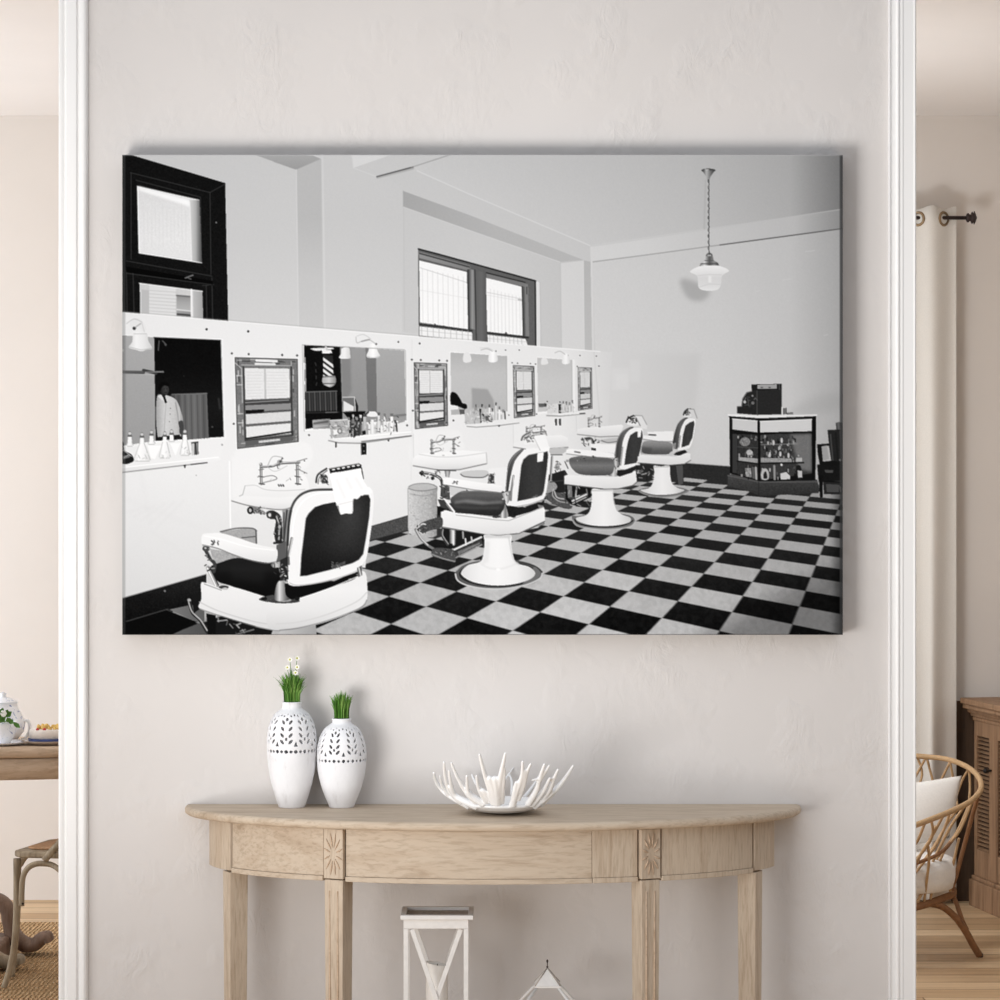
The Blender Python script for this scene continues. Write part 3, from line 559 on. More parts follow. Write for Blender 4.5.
    line([(40, 500), (52, 340), (88, 255), (160, 214), (280, 208)], 2.4, 70, smooth=True); line([(36, 560), (44, 420), (60, 320)], 1.6, 40, .8, smooth=True)
    line([(62, 470), (78, 350), (120, 272), (190, 232), (280, 222)], 1.2, 252, .8, smooth=True); line([(50, 700), (100, 712), (250, 688), (400, 638), (450, 590)], 1.4, 195, .8, smooth=True)
    inner = [(106, 664), (112, 560), (128, 430), (136, 360), (150, 335), (185, 300), (230, 285), (300, 272), (400, 250), (440, 236), (466, 236), (476, 262), (470, 350), (452, 470), (438, 548), (415, 578), (380, 596), (260, 632), (140, 662)]
    poly(inner, lambda x, y: 30+20*np.exp(-((x-352)/16)**2-((y-508)/22)**2)+16*np.exp(-((x-345)/24)**2-((y-535)/26)**2)-10*np.clip((y-545)/30, 0, 1), noise=2)
    line(inner[9:]+inner[:1], .8, 150, .5); line(inner[:6], .9, 130, .5)
    poly([(270, 610), (345, 584), (345, 602), (275, 625)], 70); scrib(272, 588, 345, 622, 14, 70, 130, .9, 48)
    line([(62, 465), (44, 560), (46, 600)], 2.4, 100); line([(64, 465), (48, 560)], .9, 230); poly([(0, 580), (40, 560), (44, 680), (0, 690)], 40); scrib(0, 570, 40, 690, 12, 20, 230, 1.3, 49); poly([(440, 590), (452, 580), (450, 620), (438, 620)], 225)
    poly([(405, 620), (430, 608), (432, 660), (412, 670)], 90); line([(415, 620), (425, 660)], 1.4, 210)
    # head rest and towel of chair one
    sp([(188, 165), (205, 125), (245, 96), (262, 98), (262, 180), (235, 192), (200, 188)], 236); line([(190, 170), (200, 130), (245, 98)], 1.8, 40, smooth=True); line([(200, 178), (210, 140), (248, 108)], .9, 90, smooth=True); ell(232, 152, 20, 24, 60); ell(240, 155, 9, 11, 225); line([(215, 130), (250, 170)], 1.5, 30); line([(212, 165), (235, 130)], 1.2, 170); scrib(205, 120, 258, 180, 10, 20, 240, 1, 50)
    poly([(258, 98), (415, 70), (428, 78), (428, 95), (265, 124)], 30)
    for k in range(6): ell(282+k*26, 103-k*4.6, 9, 4.5, 225, rot=-10)
    line([(258, 98), (415, 71)], .9, 140); line([(428, 95), (438, 150)], 1.4, 60)
    sp([(264, 125), (340, 112), (420, 98), (430, 120), (442, 165), (458, 192), (440, 215), (425, 240), (408, 258), (385, 262), (382, 330), (345, 334), (318, 338), (308, 295), (298, 292), (284, 240), (270, 170)], 247); line([(385, 262), (380, 325)], 1, 190, .7); line([(300, 290), (318, 334)], 1, 200, .7); sp([(432, 205), (470, 195), (486, 225), (450, 232), (430, 240)], 246); line([(296, 290), (380, 270)], .9, 215, .7)
    for q in ([(300, 160), (340, 250)], [(350, 150), (375, 200)], [(400, 150), (430, 200)]): line(q, 3, 232, .4, soft=2)
    # ---- sink two, bin, pipes
    at(*CH)
    sp([(20, 350), (60, 335), (230, 335), (330, 340), (345, 400), (345, 470), (20, 560)], 240, alpha=.4, soft=2); line([(22, 360), (24, 560)], 1, 205, .6)
    poly([(22, 520), (60, 490), (230, 480), (350, 468), (500, 478), (506, 485), (510, 555), (330, 595), (200, 598), (80, 578), (22, 568)], ('v', 242, 240, 232, 214)); line([(60, 495), (180, 512), (320, 510), (500, 485)], .9, 205, .8, smooth=True); line([(22, 572), (80, 582), (200, 602), (330, 598), (510, 558)], 1.2, 115, .8); line([(508, 485), (514, 555)], 1, 195)
    tap(132, 365, 330, 490, 2, .85)
    line([(70, 620), (110, 622), (150, 630), (200, 655), (215, 700), (212, 770)], 2.8, 60, smooth=True); line([(80, 616), (150, 625), (205, 660)], .9, 200, smooth=True); ell(80, 622, 12, 18, 25); ell(150, 655, 12, 12, 40); scrib(70, 605, 210, 660, 16, 15, 220, .9, 51); poly([(215, 700), (262, 705), (268, 800), (215, 790)], 75); scrib(205, 690, 265, 790, 14, 20, 200, 1, 52); poly([(230, 600), (270, 604), (262, 650), (236, 645)], ('h', 90, 200, 90)); line([(180, 600), (305, 604)], 1.2, 80)
    poly([(215, 500), (230, 500), (230, 506), (215, 506)], 150)
    at(*CI)
    poly([(46, 108), (60, 88), (130, 78), (200, 84), (220, 100), (216, 385), (190, 398), (100, 395), (52, 372)], ('h', 205, 190, 178, 150), noise=7); scrib(56, 120, 212, 385, 70, 150, 205, .8, 53, .06); ell(134, 98, 84, 20, 186, noise=3); line([(50, 108), (90, 120), (150, 122), (218, 108)], 1.2, 120, .7, smooth=True); line([(50, 100), (90, 82), (170, 80), (218, 100)], .9, 120, .7, smooth=True); line([(60, 140), (130, 152), (200, 142)], 1.4, 140, .5, smooth=True); line([(46, 110), (50, 370)], .8, 150, .7)
    at(*CJ)
    # floor stuff between chairs two and three
    poly([(45, 560), (140, 530), (145, 640), (100, 680), (40, 650)], 34); sp([(0, 640), (60, 590), (100, 620), (85, 650), (20, 670)], 150, noise=6); line([(0, 680), (60, 730), (170, 745)], 1.3, 150, smooth=True); sp([(30, 690), (90, 660), (180, 690), (185, 755), (110, 745)], 80, noise=8); line([(85, 655), (100, 690), (140, 700)], 1.2, 190, smooth=True); line([(80, 640), (75, 680), (110, 712), (160, 722)], 1.1, 190, .8, smooth=True); line([(60, 600), (140, 590)], 1, 60)
    # ---- chair two
    at(*CH)
    sp([(336, 620), (380, 606), (500, 602), (524, 625), (500, 645), (380, 648), (345, 640)], 200); line([(338, 628), (370, 645), (480, 650), (522, 630)], 1.2, 110, smooth=True); poly([(525, 590), (650, 580), (640, 750), (530, 700)], 236); poly([(525, 625), (560, 625), (562, 690), (520, 690)], 60); scrib(520, 625, 565, 690, 14, 20, 220, 1, 54)
    poly([(265, 700), (380, 720), (350, 770), (270, 770)], 205); line([(378, 735), (390, 745)], 1.4, 90)
    poly(spl([(272, 790), (300, 765), (338, 744), (380, 738), (480, 740), (600, 748), (625, 760), (636, 800), (630, 850), (600, 896), (560, 906), (420, 895), (310, 874), (282, 856), (274, 825)], n=5), ('v', 84, 88, 74, 52, 44, 36), noise=2); poly([(345, 748), (600, 752), (612, 772), (320, 772)], 96, alpha=.5, soft=2); poly([(300, 808), (380, 796), (520, 812), (615, 806), (618, 820), (480, 830), (360, 816), (295, 824)], 135, alpha=.75, soft=2); poly([(290, 835), (420, 846), (600, 846), (600, 860), (420, 862), (300, 852)], 82, alpha=.6, soft=2); line([(340, 748), (430, 742), (600, 752)], 1.2, 120, .8, smooth=True)
    poly([(218, 655), (260, 652), (612, 705), (618, 740), (606, 750), (420, 728), (218, 695)], ('v', 246, 242, 232)); line([(218, 697), (420, 732), (606, 752)], 1, 110, .7); scrib(282, 676, 318, 694, 10, 40, 140, 1, 55)
    line([(228, 798), (292, 880)], 3, 236); line([(224, 800), (286, 882)], .8, 80); poly([(185, 795), (230, 800), (250, 850), (210, 860)], 60); poly([(182, 840), (240, 860), (205, 900), (182, 900)], 22)
    sp([(700, 520), (730, 480), (760, 462), (840, 452), (905, 452), (932, 470), (936, 520), (925, 640), (905, 760), (880, 800), (800, 832), (690, 850), (640, 828), (645, 760), (662, 660)], 242)
    sp([(636, 740), (645, 640), (655, 560), (690, 500), (740, 462), (760, 462), (700, 540), (672, 640), (655, 740), (640, 760)], ('h', 45, 95, 70)); line([(640, 740), (652, 600), (690, 512), (750, 464)], .9, 150, .7, smooth=True); line([(690, 640), (675, 740), (672, 800)], 2.2, 130); line([(690, 640), (690, 700)], 1, 210)
    inner = [(716, 808), (730, 680), (742, 570), (756, 530), (790, 500), (840, 490), (916, 474), (921, 500), (912, 600), (892, 740), (880, 768), (850, 780), (760, 800)]
    poly(inner, ('h', 42, 54, 58, 46), noise=2); line(inner, .8, 120, .4); scrib(815, 768, 850, 784, 8, 90, 150, .8, 56)
    line([(690, 848), (800, 828), (885, 798)], 1.1, 140, .6)
    sp([(650, 840), (760, 850), (860, 822), (895, 800), (880, 840), (800, 880), (700, 910), (640, 890)], 30, noise=3)
    poly([(205, 880), (240, 868), (300, 885), (420, 895), (560, 915), (690, 912), (800, 880), (890, 845), (900, 870), (900, 950), (850, 985), (720, 1010), (500, 1010), (205, 975)], 240)
    sp([(600, 900), (625, 860), (634, 826), (646, 860), (655, 905), (640, 920), (600, 918)], ('h', 70, 230, 120, 180)); ell(575, 912, 28, 8, 60); ell(690, 910, 16, 8, 40); poly([(610, 755), (670, 738), (665, 800), (648, 830), (628, 790)], ('h', 120, 225, 90)); scrib(605, 745, 670, 800, 8, 60, 230, .9, 57); poly([(850, 830), (890, 838), (886, 860), (862, 862)], 120)
    # headrest two
    sp([(740, 400), (760, 368), (800, 348), (850, 350), (850, 420), (800, 428), (760, 430)], 240); line([(742, 412), (755, 375), (800, 350)], 1.8, 30, smooth=True); line([(752, 415), (770, 385), (805, 362)], 1.0, 60, smooth=True); scrib(765, 365, 835, 415, 22, 10, 120, 1.3, 58, .3); poly([(815, 350), (905, 340), (908, 362), (820, 372)], 120); line([(818, 352), (905, 342)], 1.1, 60); line([(822, 362), (900, 356)], 1, 190); line([(905, 345), (912, 375)], 1, 70)
    poly([(822, 378), (905, 362), (948, 440), (930, 470), (892, 482), (886, 540), (848, 548), (850, 482), (868, 470), (840, 410)], 248); line([(824, 380), (868, 468)], .9, 180, .8); line([(905, 364), (948, 440)], .9, 170, .8); line([(850, 486), (890, 480)], .8, 200)
    at(*CI)
    poly([(242, 252), (262, 236), (330, 262), (440, 272), (560, 290), (620, 300), (700, 275), (845, 215), (852, 235), (852, 300), (800, 335), (700, 372), (580, 382), (500, 378), (242, 332)], ('v', 244, 238, 232, 222)); line([(242, 334), (500, 380), (580, 385), (700, 374), (852, 302)], 1.1, 90, .7); line([(330, 265), (560, 293), (640, 298), (845, 218)], .9, 120, .5)
    # step and foot rest under chair two
    poly([(250, 340), (500, 382), (495, 420), (330, 470), (260, 430)], 26); poly([(290, 350), (330, 352), (326, 440), (292, 430)], ('h', 60, 225, 60)); line([(315, 360), (315, 440)], 1.6, 232); line([(370, 365), (372, 400)], 1.8, 160); line([(250, 345), (246, 380), (280, 440)], 2.4, 60, smooth=True); line([(254, 350), (252, 385), (285, 435)], .9, 180, smooth=True)
    sp([(95, 350), (120, 315), (180, 290), (245, 280), (245, 335), (180, 355), (120, 375)], 70, noise=8); line([(100, 345), (130, 318), (150, 320)], 1.4, 220, smooth=True); line([(92, 350), (120, 400), (160, 440), (200, 465)], 2.6, 120, smooth=True); line([(96, 352), (125, 402), (165, 442)], .9, 230, smooth=True); scrib(90, 320, 150, 370, 12, 20, 220, 1.1, 60)
    sp([(185, 480), (210, 458), (300, 465), (318, 490), (325, 540), (250, 525), (190, 505)], 75, noise=7); line([(185, 495), (250, 520), (322, 538)], 1.4, 170, .7); scrib(200, 462, 310, 500, 10, 30, 150, 1, 61); poly([(310, 470), (480, 400), (485, 440), (330, 520)], 62, noise=6); line([(320, 468), (478, 395)], 2, 225); line([(320, 478), (480, 405)], 1, 40); line([(330, 515), (480, 440)], 1.4, 150); poly([(340, 480), (470, 425), (470, 436), (345, 500)], 120, noise=8); line([(385, 405), (388, 440)], 1.6, 230); line([(420, 395), (424, 425)], 1.6, 200); dot(450, 455, 1, 170)
    # pedestal two
    ell(582, 612, 258, 88, 88, noise=3); line([(326, 612), (340, 650), (400, 680), (500, 698), (620, 698), (740, 676), (820, 640), (838, 605)], 1.7, 205, smooth=True); line([(332, 590), (380, 552), (470, 530)], 1.2, 170, smooth=True); line([(700, 540), (790, 565), (835, 600)], 1.6, 60, smooth=True)
    ell(578, 612, 232, 76, 40); sp([(790, 570), (828, 610), (790, 650), (720, 670), (760, 630)], 110)
    sp([(360, 600), (400, 560), (470, 540), (490, 500), (498, 430), (498, 380), (580, 388), (652, 382), (655, 440), (668, 510), (690, 548), (760, 570), (795, 605), (770, 640), (680, 670), (560, 680), (440, 662), (375, 630)], ('h', 222, 240, 246, 240, 214)); poly([(498, 380), (652, 380), (652, 400), (498, 400)], 190, alpha=.6, soft=1.4); poly([(500, 420), (530, 420), (520, 540), (480, 560)], 226, alpha=.6, soft=2); line([(470, 545), (520, 575), (600, 580), (690, 550)], 2, 228, .6, smooth=True, soft=1.5); ell(578, 585, 12, 8, 252, soft=1)
    line([(640, 400), (665, 520), (700, 556)], 1.6, 205, .6, smooth=True); poly([(600, 382), (680, 376), (850, 320), (850, 300), (700, 370)], 40, alpha=.5)
    # ---- sinks three and four
    at(*CH)
    poly([(690, 300), (720, 290), (900, 290), (930, 360), (930, 455), (690, 450)], 236, alpha=.35, soft=2); line([(688, 300), (690, 450)], .9, 210, .6); tap(770, 296, 900, 360, 3, .65); poly([(690, 420), (760, 400), (760, 440), (860, 452), (760, 460), (690, 446)], 234); line([(690, 448), (770, 460)], 1, 120, .8)
    poly([(905, 372), (1010, 366), (1010, 455), (940, 464), (925, 440)], ('v', 240, 222)); line([(935, 466), (1010, 458)], 1, 120, .8)
    at(*CJ)
    poly([(30, 330), (130, 326), (165, 340), (165, 392), (70, 402), (40, 350)], ('v', 240, 220)); line([(60, 404), (165, 396)], 1, 110, .8); sp([(60, 405), (160, 400), (130, 435), (70, 440)], 190); line([(65, 440), (130, 440)], 1.2, 120); line([(72, 450), (62, 590)], 2, 170); line([(68, 450), (58, 590)], .7, 60); ell(102, 510, 14, 22, 150); scrib(85, 470, 125, 540, 14, 40, 230, .9, 62)
    poly([(215, 290), (260, 282), (480, 262), (490, 270), (470, 330), (350, 330), (220, 318)], ('v', 240, 222)); line([(220, 320), (350, 334), (460, 330)], 1, 130, .8); tap(280, 205, 365, 275, 4, .6); line([(212, 200), (216, 300)], .8, 205, .6)
    line([(248, 350), (300, 345), (320, 390)], 2.4, 70, smooth=True); scrib(245, 335, 350, 385, 22, 20, 220, 1, 63, .3); sp([(360, 352), (460, 340), (470, 350), (440, 368), (370, 368)], 190); line([(362, 356), (400, 368), (465, 360)], 1, 120, smooth=True)
    # ---- chair three
    def side_chair(F, seed, dk=0):
        """F maps the coordinates of chair three to the current frame"""
        def p(pts, v, **k): poly([F(*q) for q in pts], v, **k)
        def s(pts, v, **k): poly(spl([F(*q) for q in pts]), v, **k)
        def l(pts, w, v, a=1., **k): line([F(*q) for q in pts], w, v, a, **k)
        def sc(x0, y0, x1, y1, n, lo, hi, w, sd, ln=.3): (X0, Y0), (X1, Y1) = F(x0, y0), F(x1, y1); scrib(min(X0, X1), min(Y0, Y1), max(X0, X1), max(Y0, Y1), n, lo, hi, w, sd, ln)
        s([(190, 800), (230, 800), (370, 780), (520, 795), (558, 830), (520, 862), (380, 878), (240, 860), (195, 835)], 105); l([(190, 820), (230, 858), (370, 876), (520, 862), (558, 830)], 1.3, 150, .8, smooth=True); l([(205, 822), (225, 843), (300, 860), (420, 864), (500, 850), (545, 828)], 1.2, 14, .95, smooth=True); l([(190, 826), (230, 863), (380, 881), (520, 867), (560, 834)], .7, 205, .9, smooth=True)
        s([(212, 812), (270, 795), (296, 760), (306, 690), (308, 640), (370, 645), (425, 640), (432, 700), (448, 760), (480, 790), (530, 810), (525, 838), (440, 856), (330, 858), (240, 838)], ('h', 214, 236, 244, 236, 208)); l([(308, 650), (425, 650)], 1.4, 185, .7); l([(428, 660), (436, 720), (455, 770)], 1.4, 195, .6, smooth=True)
        p([(150, 600), (300, 630), (300, 690), (190, 740), (150, 700)], 24); p([(160, 620), (188, 622), (190, 690), (164, 690)], 120); p([(186, 690), (280, 660), (282, 690), (192, 730)], 70); l([(190, 712), (275, 672)], 1.6, 225); l([(192, 728), (270, 690)], 1, 190); l([(215, 630), (210, 690)], 1.4, 190); sc(150, 620, 300, 740, 16, 10, 220, 1, seed)
        s([(170, 480), (190, 455), (300, 445), (440, 470), (452, 510), (430, 545), (400, 560), (260, 558), (200, 535)], ('v', 110, 92, 120, 100, 76), noise=2); sc(200, 450, 300, 475, 10, 60, 150, 1, seed+1)
        p([(296, 375), (446, 378), (440, 430), (335, 420), (296, 405)], 240); p([(300, 398), (330, 402), (330, 416), (302, 412)], 40)
        p([(155, 410), (180, 404), (330, 418), (432, 432), (438, 452), (420, 460), (300, 450), (155, 432)], 243); l([(156, 434), (300, 452), (430, 460)], .9, 120, .7); l([(205, 422), (235, 427)], 1.4, 100); sc(200, 450, 330, 470, 6, 30, 160, 1.2, seed+2)
        l([(150, 470), (160, 500), (210, 552)], 2.2, 226, smooth=True); l([(146, 480), (165, 520)], 1, 90); ell(*F(160, 476), 8, 8, 150)
        s([(440, 445), (446, 400), (455, 350), (480, 305), (520, 280), (550, 278), (520, 310), (490, 360), (478, 430), (470, 500), (450, 510)], ('h', 52, 100, 80)); l([(444, 450), (452, 370), (480, 310), (520, 282)], .9, 150, .7, smooth=True)
        s([(470, 500), (478, 430), (488, 360), (510, 310), (545, 284), (590, 282), (606, 300), (600, 370), (585, 470), (572, 508), (530, 520), (475, 522)], 243)
        inn = [(496, 500), (506, 420), (518, 360), (530, 325), (560, 305), (600, 296), (605, 330), (592, 400), (576, 470), (566, 488), (520, 496)]
        p(inn, ('h', 48, 60, 56), noise=2); l([(486, 395), (474, 500)], 1.5, 140, .8)
        p([(455, 530), (500, 528), (560, 505), (575, 515), (540, 545), (470, 568), (450, 560)], 34)
        p([(142, 565), (160, 558), (230, 562), (420, 570), (470, 570), (540, 545), (572, 520), (582, 540), (580, 590), (540, 620), (460, 638), (380, 640), (142, 612)], ('v', 243, 236, 224)); l([(142, 614), (380, 642), (460, 640), (545, 622), (580, 592)], 1.1, 90, .7)
        s([(405, 562), (428, 545), (438, 512), (448, 545), (452, 566)], ('h', 80, 225, 130)); p([(430, 465), (462, 455), (462, 500), (450, 520), (436, 495)], ('h', 110, 215, 90)); sc(435, 460, 465, 500, 6, 50, 220, .8, seed+3)
        p([(575, 285), (598, 284), (592, 335), (574, 338)], 246)
        s([(506, 245), (520, 222), (548, 208), (575, 215), (578, 265), (545, 268), (515, 262)], 236); l([(508, 248), (520, 225), (550, 210)], 1.6, 30, smooth=True); sc(515, 212, 572, 252, 16, 10, 130, 1.2, seed+4); p([(560, 208), (600, 210), (628, 262), (630, 290), (600, 285), (585, 275), (572, 240)], 226); l([(562, 208), (600, 210), (628, 262)], .9, 150, .8); l([(566, 222), (590, 270)], .9, 130)
    at(*CJ)
    side_chair(lambda x, y: (x, y), 70)
    # chair four is chair three further off
    def F4(x, y): 
        return (590+(x-440)*.80*.78+190, 335+(y-450)*.72) if False else (908+(x-606)*.68+(0 if x > 430 else 0), 165+(y-205)*.785)
    poly([(560, 500), (660, 500), (660, 590), (570, 600)], 40); scrib(570, 510, 660, 590, 20, 20, 200, 1, 77); poly([(765, 505), (840, 495), (845, 600), (770, 600)], 45, noise=3); poly([(800, 505), (840, 500), (842, 610), (815, 620)], 80)
    def side_chair4():
        sp([(580, 650), (640, 632), (800, 630), (872, 650), (840, 672), (720, 690), (620, 676)], 110); line([(582, 655), (640, 678), (720, 688), (820, 676), (870, 655)], 1.2, 150, .8, smooth=True)
        sp([(590, 648), (640, 636), (665, 600), (672, 540), (670, 505), (715, 508), (760, 502), (766, 560), (778, 610), (810, 635), (850, 648), (800, 668), (710, 676), (640, 668)], ('h', 208, 232, 242, 232, 200)); line([(672, 512), (760, 510)], 1.3, 185, .7)
        sp([(605, 370), (640, 358), (760, 366), (780, 400), (760, 435), (640, 436), (600, 420)], ('v', 150, 130, 96, 80), noise=2); poly([(596, 392), (660, 400), (650, 436), (590, 430)], 70, alpha=.6, soft=2)
        poly([(630, 305), (785, 300), (785, 360), (700, 358), (606, 345), (606, 325), (640, 328)], 240); line([(642, 322), (680, 324)], 1.4, 60); line([(606, 348), (700, 362), (780, 362)], .9, 130, .7)
        poly([(575, 450), (600, 440), (690, 446), (800, 450), (860, 430), (884, 432), (886, 470), (850, 492), (760, 500), (575, 486)], ('v', 240, 222)); line([(575, 488), (760, 502), (850, 494), (886, 472)], 1, 90, .7)
        poly([(785, 440), (800, 425), (850, 410), (868, 425), (820, 445)], 34)
        sp([(780, 380), (790, 320), (810, 260), (840, 228), (870, 222), (840, 262), (822, 320), (812, 395), (795, 405)], ('h', 52, 98, 76)); sp([(812, 400), (822, 320), (836, 268), (862, 230), (905, 226), (915, 245), (905, 320), (885, 392), (850, 410), (815, 412)], 241)
        poly([(832, 396), (842, 320), (856, 268), (880, 250), (906, 240), (908, 262), (896, 340), (876, 382), (850, 392)], ('h', 48, 60, 55), noise=2)
        sp([(842, 205), (850, 182), (868, 168), (888, 172), (890, 215), (850, 218)], 226); line([(844, 205), (852, 185), (870, 170)], 1.4, 40, smooth=True); scrib(846, 170, 888, 208, 12, 20, 140, 1.1, 78); poly([(875, 170), (905, 172), (920, 205), (925, 232), (895, 225)], 216); line([(875, 170), (905, 172), (924, 225)], .9, 140, .8)
        sp([(755, 442), (775, 420), (785, 440)], 200); poly([(778, 375), (800, 368), (798, 400), (786, 410)], 140); line([(826, 330), (816, 395)], 1.3, 140, .8)
    side_chair4()
    # ---- show case with cash register
    at(*CL)
    poly([(185, 700), (230, 690), (400, 735), (780, 730), (800, 800), (790, 820), (400, 840), (300, 800), (185, 775)], ('v', 78, 62, 50), noise=4); line([(185, 704), (400, 748), (790, 745)], 1, 105, .7); line([(390, 745), (392, 836)], 1, 40, .6)
    poly([(195, 302), (775, 302), (770, 735), (400, 742), (240, 700), (200, 690)], 20)
    poly([(252, 425), (388, 425), (390, 735), (250, 695)], 52, noise=5); poly([(402, 425), (745, 425), (745, 690), (402, 735)], 60, noise=5); poly([(600, 430), (745, 425), (745, 680), (660, 660)], 118, soft=3, noise=3); poly([(212, 410), (250, 425), (248, 690), (215, 685)], 58)
    g = np.random.default_rng(90)
    for (x0, x1, y0, y1, n) in ((255, 385, 440, 500, 16), (255, 385, 530, 620, 18), (255, 385, 640, 725, 10), (405, 640, 440, 500, 30), (405, 620, 515, 560, 26), (405, 680, 570, 618, 34), (405, 700, 650, 725, 16)):
        for _ in range(n):
            x = g.uniform(x0, x1); y = g.uniform(y0, y1); w = g.uniform(4, 14); h = g.uniform(8, 26); poly([(x-w/2, y-h/2), (x+w/2, y-h/2), (x+w/2, y+h/2), (x-w/2, y+h/2)], g.choice([20, 40, 90, 130, 165, 195]), alpha=.85)
    poly([(255, 580), (385, 590), (385, 622), (255, 606)], 168, noise=9); poly([(405, 585), (610, 590), (612, 618), (405, 622)], 158, noise=12); line([(250, 512), (388, 520)], .8, 80); line([(250, 608), (388, 626)], 1.6, 30); line([(402, 622), (690, 618)], 1.6, 30); line([(402, 498), (650, 492)], .9, 150, .7)
    ell(300, 478, 34, 30, 130, noise=14); ell(330, 550, 22, 18, 190, noise=12); poly([(300, 655), (340, 655), (345, 715), (305, 710)], 150, noise=20); poly([(345, 645), (382, 650), (382, 730), (350, 722)], 95); line([(372, 650), (376, 728)], 1.6, 190)
    sp([(408, 680), (435, 655), (458, 680), (455, 728), (412, 728)], 190); sp([(425, 690), (440, 678), (448, 720), (424, 722)], 40); line([(495, 640), (498, 728)], 2.2, 150); poly([(535, 690), (575, 680), (600, 705), (600, 728), (538, 730)], 215); dot(543, 632, 1.2, 235); sp([(640, 650), (655, 635), (672, 645), (684, 720), (650, 724)], 30); poly([(650, 670), (680, 672), (682, 716), (654, 718)], 200); poly([(640, 585), (680, 585), (680, 612), (640, 612)], 190)
    for x, y in ((490, 485), (545, 470), (465, 565), (535, 560), (590, 570)): ell(x, y, 8, 18, 205, noise=8)
    poly([(205, 415), (400, 420), (745, 405), (760, 412), (400, 432), (205, 425)], 18); poly([(385, 320), (402, 325), (402, 742), (388, 738)], 16); poly([(745, 320), (770, 318), (768, 735), (748, 735)], 16); poly([(198, 315), (215, 318), (215, 690), (200, 690)], 16)
    poly([(216, 325), (382, 338), (382, 416), (216, 396)], 210); poly([(400, 342), (745, 328), (745, 408), (400, 416)], 218); line([(216, 326), (382, 339)], 1, 236); line([(400, 343), (745, 329)], 1, 240)
    poly([(188, 298), (250, 292), (780, 298), (775, 308), (400, 322), (196, 308)], 226); poly([(192, 308), (400, 322), (772, 308), (772, 320), (400, 338), (196, 320)], 18); line([(188, 299), (400, 312), (778, 299)], 1.2, 245)
    poly([(246, 242), (275, 240), (282, 190), (310, 148), (345, 140), (342, 96), (545, 92), (546, 296), (380, 300), (248, 290)], 38, noise=2); poly([(382, 98), (512, 95), (512, 128), (382, 130)], 168); line([(382, 131), (516, 129)], 1.3, 10); poly([(342, 96), (378, 96), (378, 135), (345, 138)], 30); poly([(516, 92), (545, 92), (545, 120), (516, 124)], 30); ell(412, 116, 10, 5, 100); ell(464, 116, 9, 5, 90); poly([(380, 135), (545, 128), (546, 296), (382, 300)], 42, noise=1.5)
    line([(250, 244), (278, 242), (285, 192), (312, 150), (345, 142)], 1, 130, .7); dot(298, 213, 1.5, 190); dot(352, 220, 1.5, 130); dot(350, 172, 1.0, 150); line([(380, 138), (380, 298)], .8, 80); line([(528, 95), (530, 130)], .8, 90); line([(318, 190), (325, 240)], 1, 80); scrib(285, 160, 375, 240, 8, 60, 110, .8, 91)
    poly([(555, 255), (578, 252), (580, 294), (555, 296)], ('h', 70, 130, 60)); poly([(580, 284), (620, 280), (622, 296), (580, 298)], 120); line([(548, 250), (548, 296)], 1.6, 225)
    sp([(600, 280), (760, 180), (940, 160), (940, 260), (700, 300)], 120, alpha=.14, soft=8)
    # wooden chair at the edge
    poly([(850, 400), (955, 395), (955, 640), (880, 640), (862, 520)], 38, noise=2); poly([(905, 352), (930, 345), (935, 395), (908, 398)], 100); line([(910, 355), (914, 395)], 1, 60); poly([(930, 350), (955, 350), (955, 400), (936, 398)], 62)
    poly([(780, 495), (860, 490), (860, 505), (810, 510), (820, 610), (880, 605), (955, 610), (955, 640), (800, 640), (785, 560)], 22); poly([(810, 510), (845, 503), (860, 590), (822, 608)], 165); line([(870, 430), (885, 600)], 1.6, 70); line([(905, 420), (920, 610)], 1.8, 30); line([(935, 410), (945, 600)], 1.4, 80); dot(935, 600, 1.1, 170)
    poly([(780, 630), (955, 635), (955, 740), (790, 740)], 24, noise=2); poly([(830, 665), (890, 668), (885, 686), (835, 684)], 80); poly([(790, 700), (820, 700), (818, 850), (800, 850)], 18); poly([(820, 740), (955, 745), (955, 830), (826, 828)], 40, noise=3); poly([(840, 760), (930, 765), (925, 815), (845, 815)], 78); line([(935, 780), (938, 810)], 1.2, 150); line([(820, 742), (955, 748)], 1.2, 16)
    # ---- canvas margins
    at(0, 0, 1)
    poly([(122, 154), (125.2, 154), (125.2, 636), (122, 636)], 104, alpha=.34, soft=.6)
    poly([(839.8, 154), (843.5, 154), (843.5, 636), (839.8, 636)], 62, alpha=.8, soft=.6); line([(122, 155.2), (843, 155.2)], 1, 190, .5)
    line([(122, 634.6), (843, 634.6)], .9, 40, .6)
    IMG[:] = np.clip(IMG+rng.normal(0, 1.0, IMG.shape).astype(np.float32), 2, 255)
    return IMG
